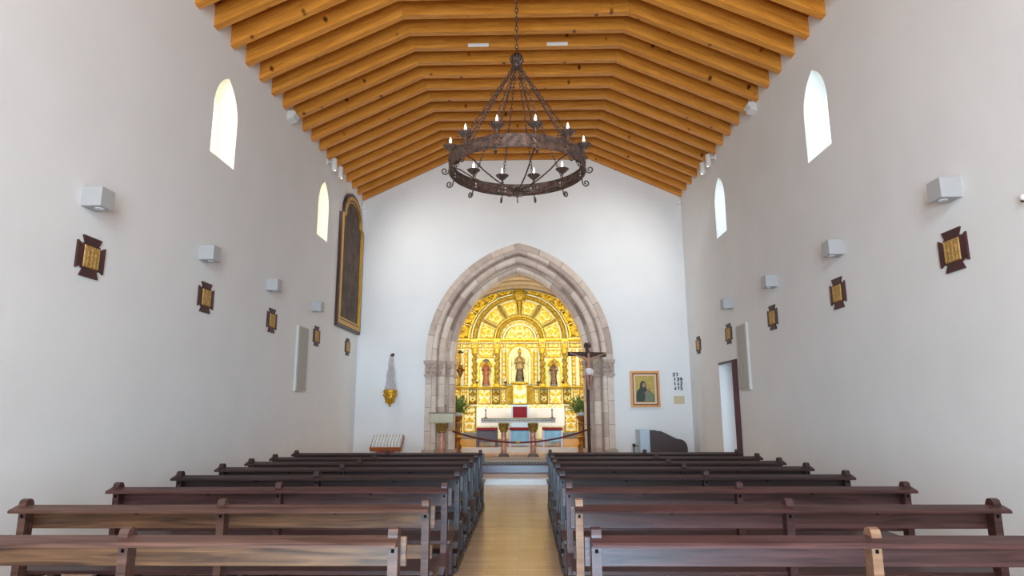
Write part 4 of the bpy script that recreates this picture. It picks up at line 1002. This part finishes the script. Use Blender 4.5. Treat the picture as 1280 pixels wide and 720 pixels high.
# frieze and cornice
x_ = -2.25; i = 0
while x_ < 2.2:
    w_ = (.30, .42, .30, .42)[i % 4]; x2 = min(2.26, x_ + w_)
    panel('frieze_panel', x_, x2 - .03, 3.60, 3.76, .05, 20, lo=M_IVORY, hi=M_GOLD, border=.018); x_ = x2; i += 1
mould('cornice', -2.27, 2.27, 3.77, 3.90, .24, M_GOLD)
mb = MB()
for i in range(56): mb.box(-2.24 + i * .08, -2.24 + i * .08 + .045, -.17, -.10, zz(3.775), zz(3.80))
mb.box(-2.25, 2.25, -.12, -.05, zz(3.765), zz(3.802)); mb.build('dentils', M_CREAM, ret)
for x in (-1.50, -.755, .755, 1.50):
    mb = MB(); mb.bbox(x - .12, x + .12, -.265, 0, zz(3.79), zz(3.905), .01); mb.build('cornice_block', M_GOLD, ret); panel('frieze_block', x - .11, x + .11, 3.60, 3.77, .05, 22, y=-.08, border=.02)
# tympanum
TZ = 3.90
def pol(r_, th, y, ez=.955): return (-r_ * math.cos(th), y, zz(TZ + r_ * ez * math.sin(th)))
def polar_panel(name, r0_, r1_, t0, t1, depth, s, lo, hi, thr=.45, border=.03, y=0, nr=None, nt=None, clip=None):
    nr = nr or max(5, int((r1_ - r0_) / .018)); nt = nt or max(6, int((t1 - t0) * r1_ / .018))
    def hgt(u, v):
        r_ = r0_ + (r1_ - r0_) * v; th = t0 + (t1 - t0) * u
        e = min(r_ - r0_, r1_ - r_, (th - t0) * r_, (t1 - th) * r_)
        if e < border: return 1.2 if e > .003 else 0
        tm = abs(th - (t0 + t1) / 2); return relief_h(tm * r_ * 1.0, r_, s)
    def fn(u, v):
        th = t0 + (t1 - t0) * u; r_ = r0_ + (r1_ - r0_) * v
        if clip: r_ = r0_ + (clip(th) - r0_) * v
        return pol(r_, th, y - .005 - 1.5 * depth * hgt(u, v))
    mb = MB(); mb.grid(fn, nt, nr, mf=lambda u, v: 1 if hgt(u, v) > thr else 0)
    return mb.build(name, [lo, hi], ret, smooth=55)
def arc_tube(name, r_, rad, m, y=-.03, bumps=0, n=72):
    pts = [pol(r_, .02 + (PI - .04) * i / n, y) for i in range(n + 1)]
    mb = MB(); mb.tube(pts, rad, 8)
    if bumps:
        rnd = random.Random(int(r_ * 100))
        for i in range(bumps):
            th = .03 + (PI - .06) * i / (bumps - 1)
            for q in range(2): mb.ball(pol(r_ + (q - .5) * rad * 1.1, th + .01 * q, y - rad * .75), rad * rnd.uniform(.40, .62), 6)
    return mb.build(name, m, ret, smooth=60)
polar_panel('shell_lunette', .04, .50, .02, PI - .02, .05, 17, M_IVORY, M_GOLD, .5, .02)
arc_tube('lunette_rim', .54, .026, M_CREAM, -.06)
polar_panel('lunette_band', .565, .66, .02, PI - .02, .04, 20, M_CREAM, M_GOLD, .4, .012)
arc_tube('inner_garland', .735, .058, M_GOLD2, -.07, 52)
arc_tube('inner_arch_rim', .82, .024, M_GOLD, -.08)
for kq in range(6):
    w_ = math.radians(23); c_ = math.radians(13.5 + kq * 30.6 + (0 if kq < 3 else 0)); polar_panel('radial_panel', .87, 1.36, c_ - w_ / 2, c_ + w_ / 2, .06, 15, M_IVORY, M_GOLD, .42, .04, y=-.03)
for kq in range(5):
    c_ = math.radians(13.5 + 15.3 + kq * 30.6); mb = MB(); mb.tube([pol(.85, c_, -.04), pol(1.40, c_, -.05)], [.03, .055], 8)
    for q in range(6): mb.ball(pol(.92 + q * .085, c_, -.09), .035, 8)
    mb.build('radial_rib', M_GOLD2 if kq != 2 else M_GOLD, ret, smooth=60)
arc_tube('outer_garland', 1.50, .072, M_GOLD2, -.08, 84)
arc_tube('outer_arch_rim', 1.60, .026, M_CREAM, -.09)
def vclip(th):
    c_, s_ = math.cos(th), .955 * math.sin(th)
    # ellipse about VZ approximated about TZ
    return 1 / math.sqrt((c_ / (VAi - .03)) ** 2 + (s_ / (VBi - .09)) ** 2)
NB = 11
for i in range(NB):
    t0 = .02 + (PI - .04) * i / NB; t1 = .02 + (PI - .04) * (i + 1) / NB - .015
    polar_panel('border_panel', 1.64, 1.80, t0, t1, .06, 13, M_GOLD2, M_GOLD, .4, .025, clip=vclip, nr=10 if 3 < i < 7 else 26)
# cartouche
mb = MB(); cc = (0, -.14, zz(TZ + 1.50))
mb.ball(cc, .20, 18, sy=.45, sx=1.0, sz=1.1); rnd = random.Random(3)
for i in range(64):
    a = rnd.uniform(0, 2 * PI); r_ = rnd.uniform(.06, .25); mb.ball((cc[0] + r_ * math.cos(a), cc[1] - .05 + .12 * (r_ / .25) ** 2 * .6, cc[2] + r_ * 1.05 * math.sin(a)), rnd.uniform(.025, .045), 7)
mb.tube([pol(1.30, PI / 2, -.08), pol(1.1, PI / 2, -.1), pol(.85, PI / 2, -.08)], [.09, .06, .035], 8)
mb.build('crest_cartouche', M_GOLD2, ret, smooth=60)

# altar block with white cloth
ab = thing('altar_block', 'old high altar draped in white cloth beneath the altarpiece', 'altar', (RX0 + .02, 21.0, .50))
mb = MB(); mb.bbox(-1.35, 1.35, 0, .36, .16, 1.12, .01); mb.build('block', M_CREAM, ab)
mb = MB()
def cl_fn(u, v):
    x = -1.40 + 2.80 * u; return (x, -.03 - .008 * math.sin(x * 26) * (1 - v), .56 + .58 * v)
mb.grid(cl_fn, 90, 6); mb.box(-1.40, 1.40, -.03, .36, 1.125, 1.14); mb.box(-1.41, -1.395, -.03, .36, .60, 1.14); mb.box(1.395, 1.41, -.03, .36, .60, 1.14); mb.build('altar_cloth', M_CLOTH, ab, smooth=60)
mb = MB()
nu, nv = 110, 6
mb.grid(lambda u, v: (-1.40 + 2.8 * u, -.02 - .03 * relief_h(u * 2.8, v * .14 + .1, 20), 1.14 + .10 * v), nu, nv, mf=lambda u, v: 1 if relief_h(u * 2.8, v * .14 + .1, 20) > .5 else 0); mb.box(-1.4, 1.4, -.01, .36, 1.142, 1.235, 0); mb.build('gilt_gradine', [M_CREAM, M_GOLD], ab, smooth=50)

# statues
def robed(name, label, x, z, h, robe, mantle, crown=None, child=False, hat=False, y=RY - .16):
    s = thing(name, label, 'statue', (x, y, z)); k_ = h
    f = lambda t, zz_: 1 + .09 * math.sin(7 * t + 3) * (1 - min(1, zz_ / (.6 * k_))) + .03 * math.sin(13 * t)
    mb = MB(); mb.lathe([(.135 * k_, 0), (.14 * k_, .03 * k_), (.12 * k_, .2 * k_), (.105 * k_, .42 * k_), (.085 * k_, .56 * k_), (.10 * k_, .68 * k_), (.095 * k_, .76 * k_), (.045 * k_, .80 * k_), (.034 * k_, .83 * k_)], (0, 0, .05), 28, fn=f, sy=.75); mb.build('robe', robe, s, smooth=60)
    mb = MB(); mb.lathe([(.15 * k_, .40 * k_), (.135 * k_, .55 * k_), (.125 * k_, .70 * k_), (.10 * k_, .78 * k_), (.05 * k_, .81 * k_)], (0, .012, .05), 24, fn=lambda t, q: 1.0 + .05 * math.sin(9 * t), sy=.8)
    for sd in (-1, 1): mb.tube([(sd * .105 * k_, 0, .05 + .73 * k_), (sd * .15 * k_, -.02 * k_, .05 + .58 * k_), (sd * .05 * k_, -.13 * k_, .05 + .60 * k_)], [.045 * k_, .04 * k_, .03 * k_], 8)
    mb.build('mantle', mantle, s, smooth=60)
    mb = MB(); mb.ball((0, -.01 * k_, .05 + .885 * k_), .052 * k_, 14, sz=1.25, sx=.92); mb.ball((0, -.062 * k_, .05 + .88 * k_), .009 * k_, 6, sz=1.7); mb.lathe([(.025 * k_, .79 * k_), (.024 * k_, .85 * k_)], (0, 0, .05), 10); hd_ = mb.build('head', M_SKIN, s, smooth=60)
    for sd in (-1, 1):
        mb = MB()
        mb.ball((sd * .03 * k_, -.14 * k_, .05 + .605 * k_), .02 * k_, 8, sz=1.3)
        for q in range(4): mb.tube([(sd * (.018 + .008 * q) * k_, -.15 * k_, .05 + .615 * k_), (sd * (.010 + .008 * q) * k_, -.165 * k_, .05 + .645 * k_)], .005 * k_, 5)
        mb.build('hand', M_SKIN, s, smooth=60)
    mb = MB(); mb.ball((0, .012 * k_, .05 + .90 * k_), .056 * k_, 12, sz=1.2); mb.build('hair', M_HAIR, hd_, smooth=60)
    mb = MB(); mb.lathe([(.15 * k_, 0), (.16 * k_, .02), (.14 * k_, .05)], (0, 0, 0), 20, sy=.8); mb.build('base', M_DARKSTONE, s, smooth=40)
    if crown:
        mb = MB(); mb.lathe([(.05 * k_, 0), (.065 * k_, .04 * k_), (.055 * k_, .08 * k_), (.02 * k_, .12 * k_), (.012 * k_, .17 * k_)], (0, 0, .05 + .935 * k_), 14, fn=lambda t, q: 1 + .1 * math.sin(6 * t)); mb.build('crown', M_BRASSY, s, smooth=50)
    if hat:
        mb = MB(); mb.tube([(.12 * k_ * math.cos(PI * i / 12), .03, .05 + .93 * k_ + .09 * k_ * math.sin(PI * i / 12)) for i in range(13)], .022 * k_, 8); mb.build('halo', M_GREYB, s, smooth=60)
    if child:
        mb = MB(); mb.ball((.10 * k_, -.10 * k_, .05 + .74 * k_), .035 * k_, 10); mb.lathe([(.05 * k_, 0), (.04 * k_, .09 * k_), (.02 * k_, .13 * k_)], (.10 * k_, -.10 * k_, .05 + .58 * k_), 12); mb.build('carried_child', M_SKIN, s, smooth=60)
    return s
robed('saint_statue', 'dark-robed statue with tall crown in the central niche of the altarpiece', RX0, 2.46, 1.0, M_ROBE_DK, M_ROBE_CREAM, crown=True, y=RY - .20)
robed('saint_statue', 'brown-robed statue under a grey halo in the left niche of altarpiece', RX0 - 1.12, 2.335, .82, M_ROBE_BR, M_ROBE_BR, hat=True)
robed('saint_statue', 'painted statue carrying a child in the right niche of the altarpiece', RX0 + 1.12, 2.335, .80, M_ROBE_MX, M_ROBE_MX, crown=True, child=True)
# little dark candle sconces flanking the side statues
sc0 = None
for x, nm in ((-1.42, 'left of the left statue'), (-.48, 'right of the left statue'), (.62, 'left of the right statue'), (1.42, 'right of the right statue')):
    if sc0 is None:
        sc0 = thing('candle_sconce', 's', 'sconce')
        mb = MB(); mb.lathe([(.01, 0), (.04, .01), (.015, .04), (.015, .09), (.05, .12), (.07, .15), (.06, .16)], (0, 0, 0), 12); mb.build('dish', M_IRON, sc0, smooth=50)
        mb = MB(); mb.lathe([(.015, .155), (.015, .28), (.003, .30)], (0, 0, 0), 10); mb.build('candle', M_BOWL, sc0); r = sc0
    else: r = dup(sc0)
    r.location = (RX0 + x + (.0), RY - .14, 2.337); r['label'] = 'small dark candle holder on the altarpiece shelf, ' + nm; r['group'] = 'candle holders on the altarpiece shelf'
# sanctuary lamp hanging at the left
sl = thing('sanctuary_lamp', 'dark brass sanctuary lamp hanging at the left edge of the altarpiece', 'lamp', (-2.0, 20.6, 2.60))
mb = MB(); mb.lathe([(.01, 0), (.04, .03), (.07, .10), (.085, .18), (.14, .22), (.15, .25), (.09, .28), (.07, .34), (.09, .38), (.02, .40)], (0, 0, 0), 16); mb.build('lamp_body', mat('dark_brass', srgb(96, 66, 24), .4, .5, vary=.3, vscale=18), sl, smooth=50)
mb = MB()
for q in range(3):
    a = q * 2 * PI / 3; mb.tube([(.13 * math.cos(a), .13 * math.sin(a), .24), (.05 * math.cos(a), .05 * math.sin(a), .5), (.03 * math.cos(a), .03 * math.sin(a), .78)], .009, 5)
mb.build('chains', M_BRASSY, sl)
mb = MB(); mb.lathe([(.03, .76), (.10, .78), (.06, .82), (.02, .86)], (0, 0, 0), 14); mb.tube([(0, 0, .84), (-.12, .0, .88), (-.46, 0, .86)], .014, 6)
for q in range(5): mb.ball((.09 * math.cos(q * 1.256), .09 * math.sin(q * 1.256), .80), .022, 6)
mb.build('bracket_crown', M_IRON, sl, smooth=50)
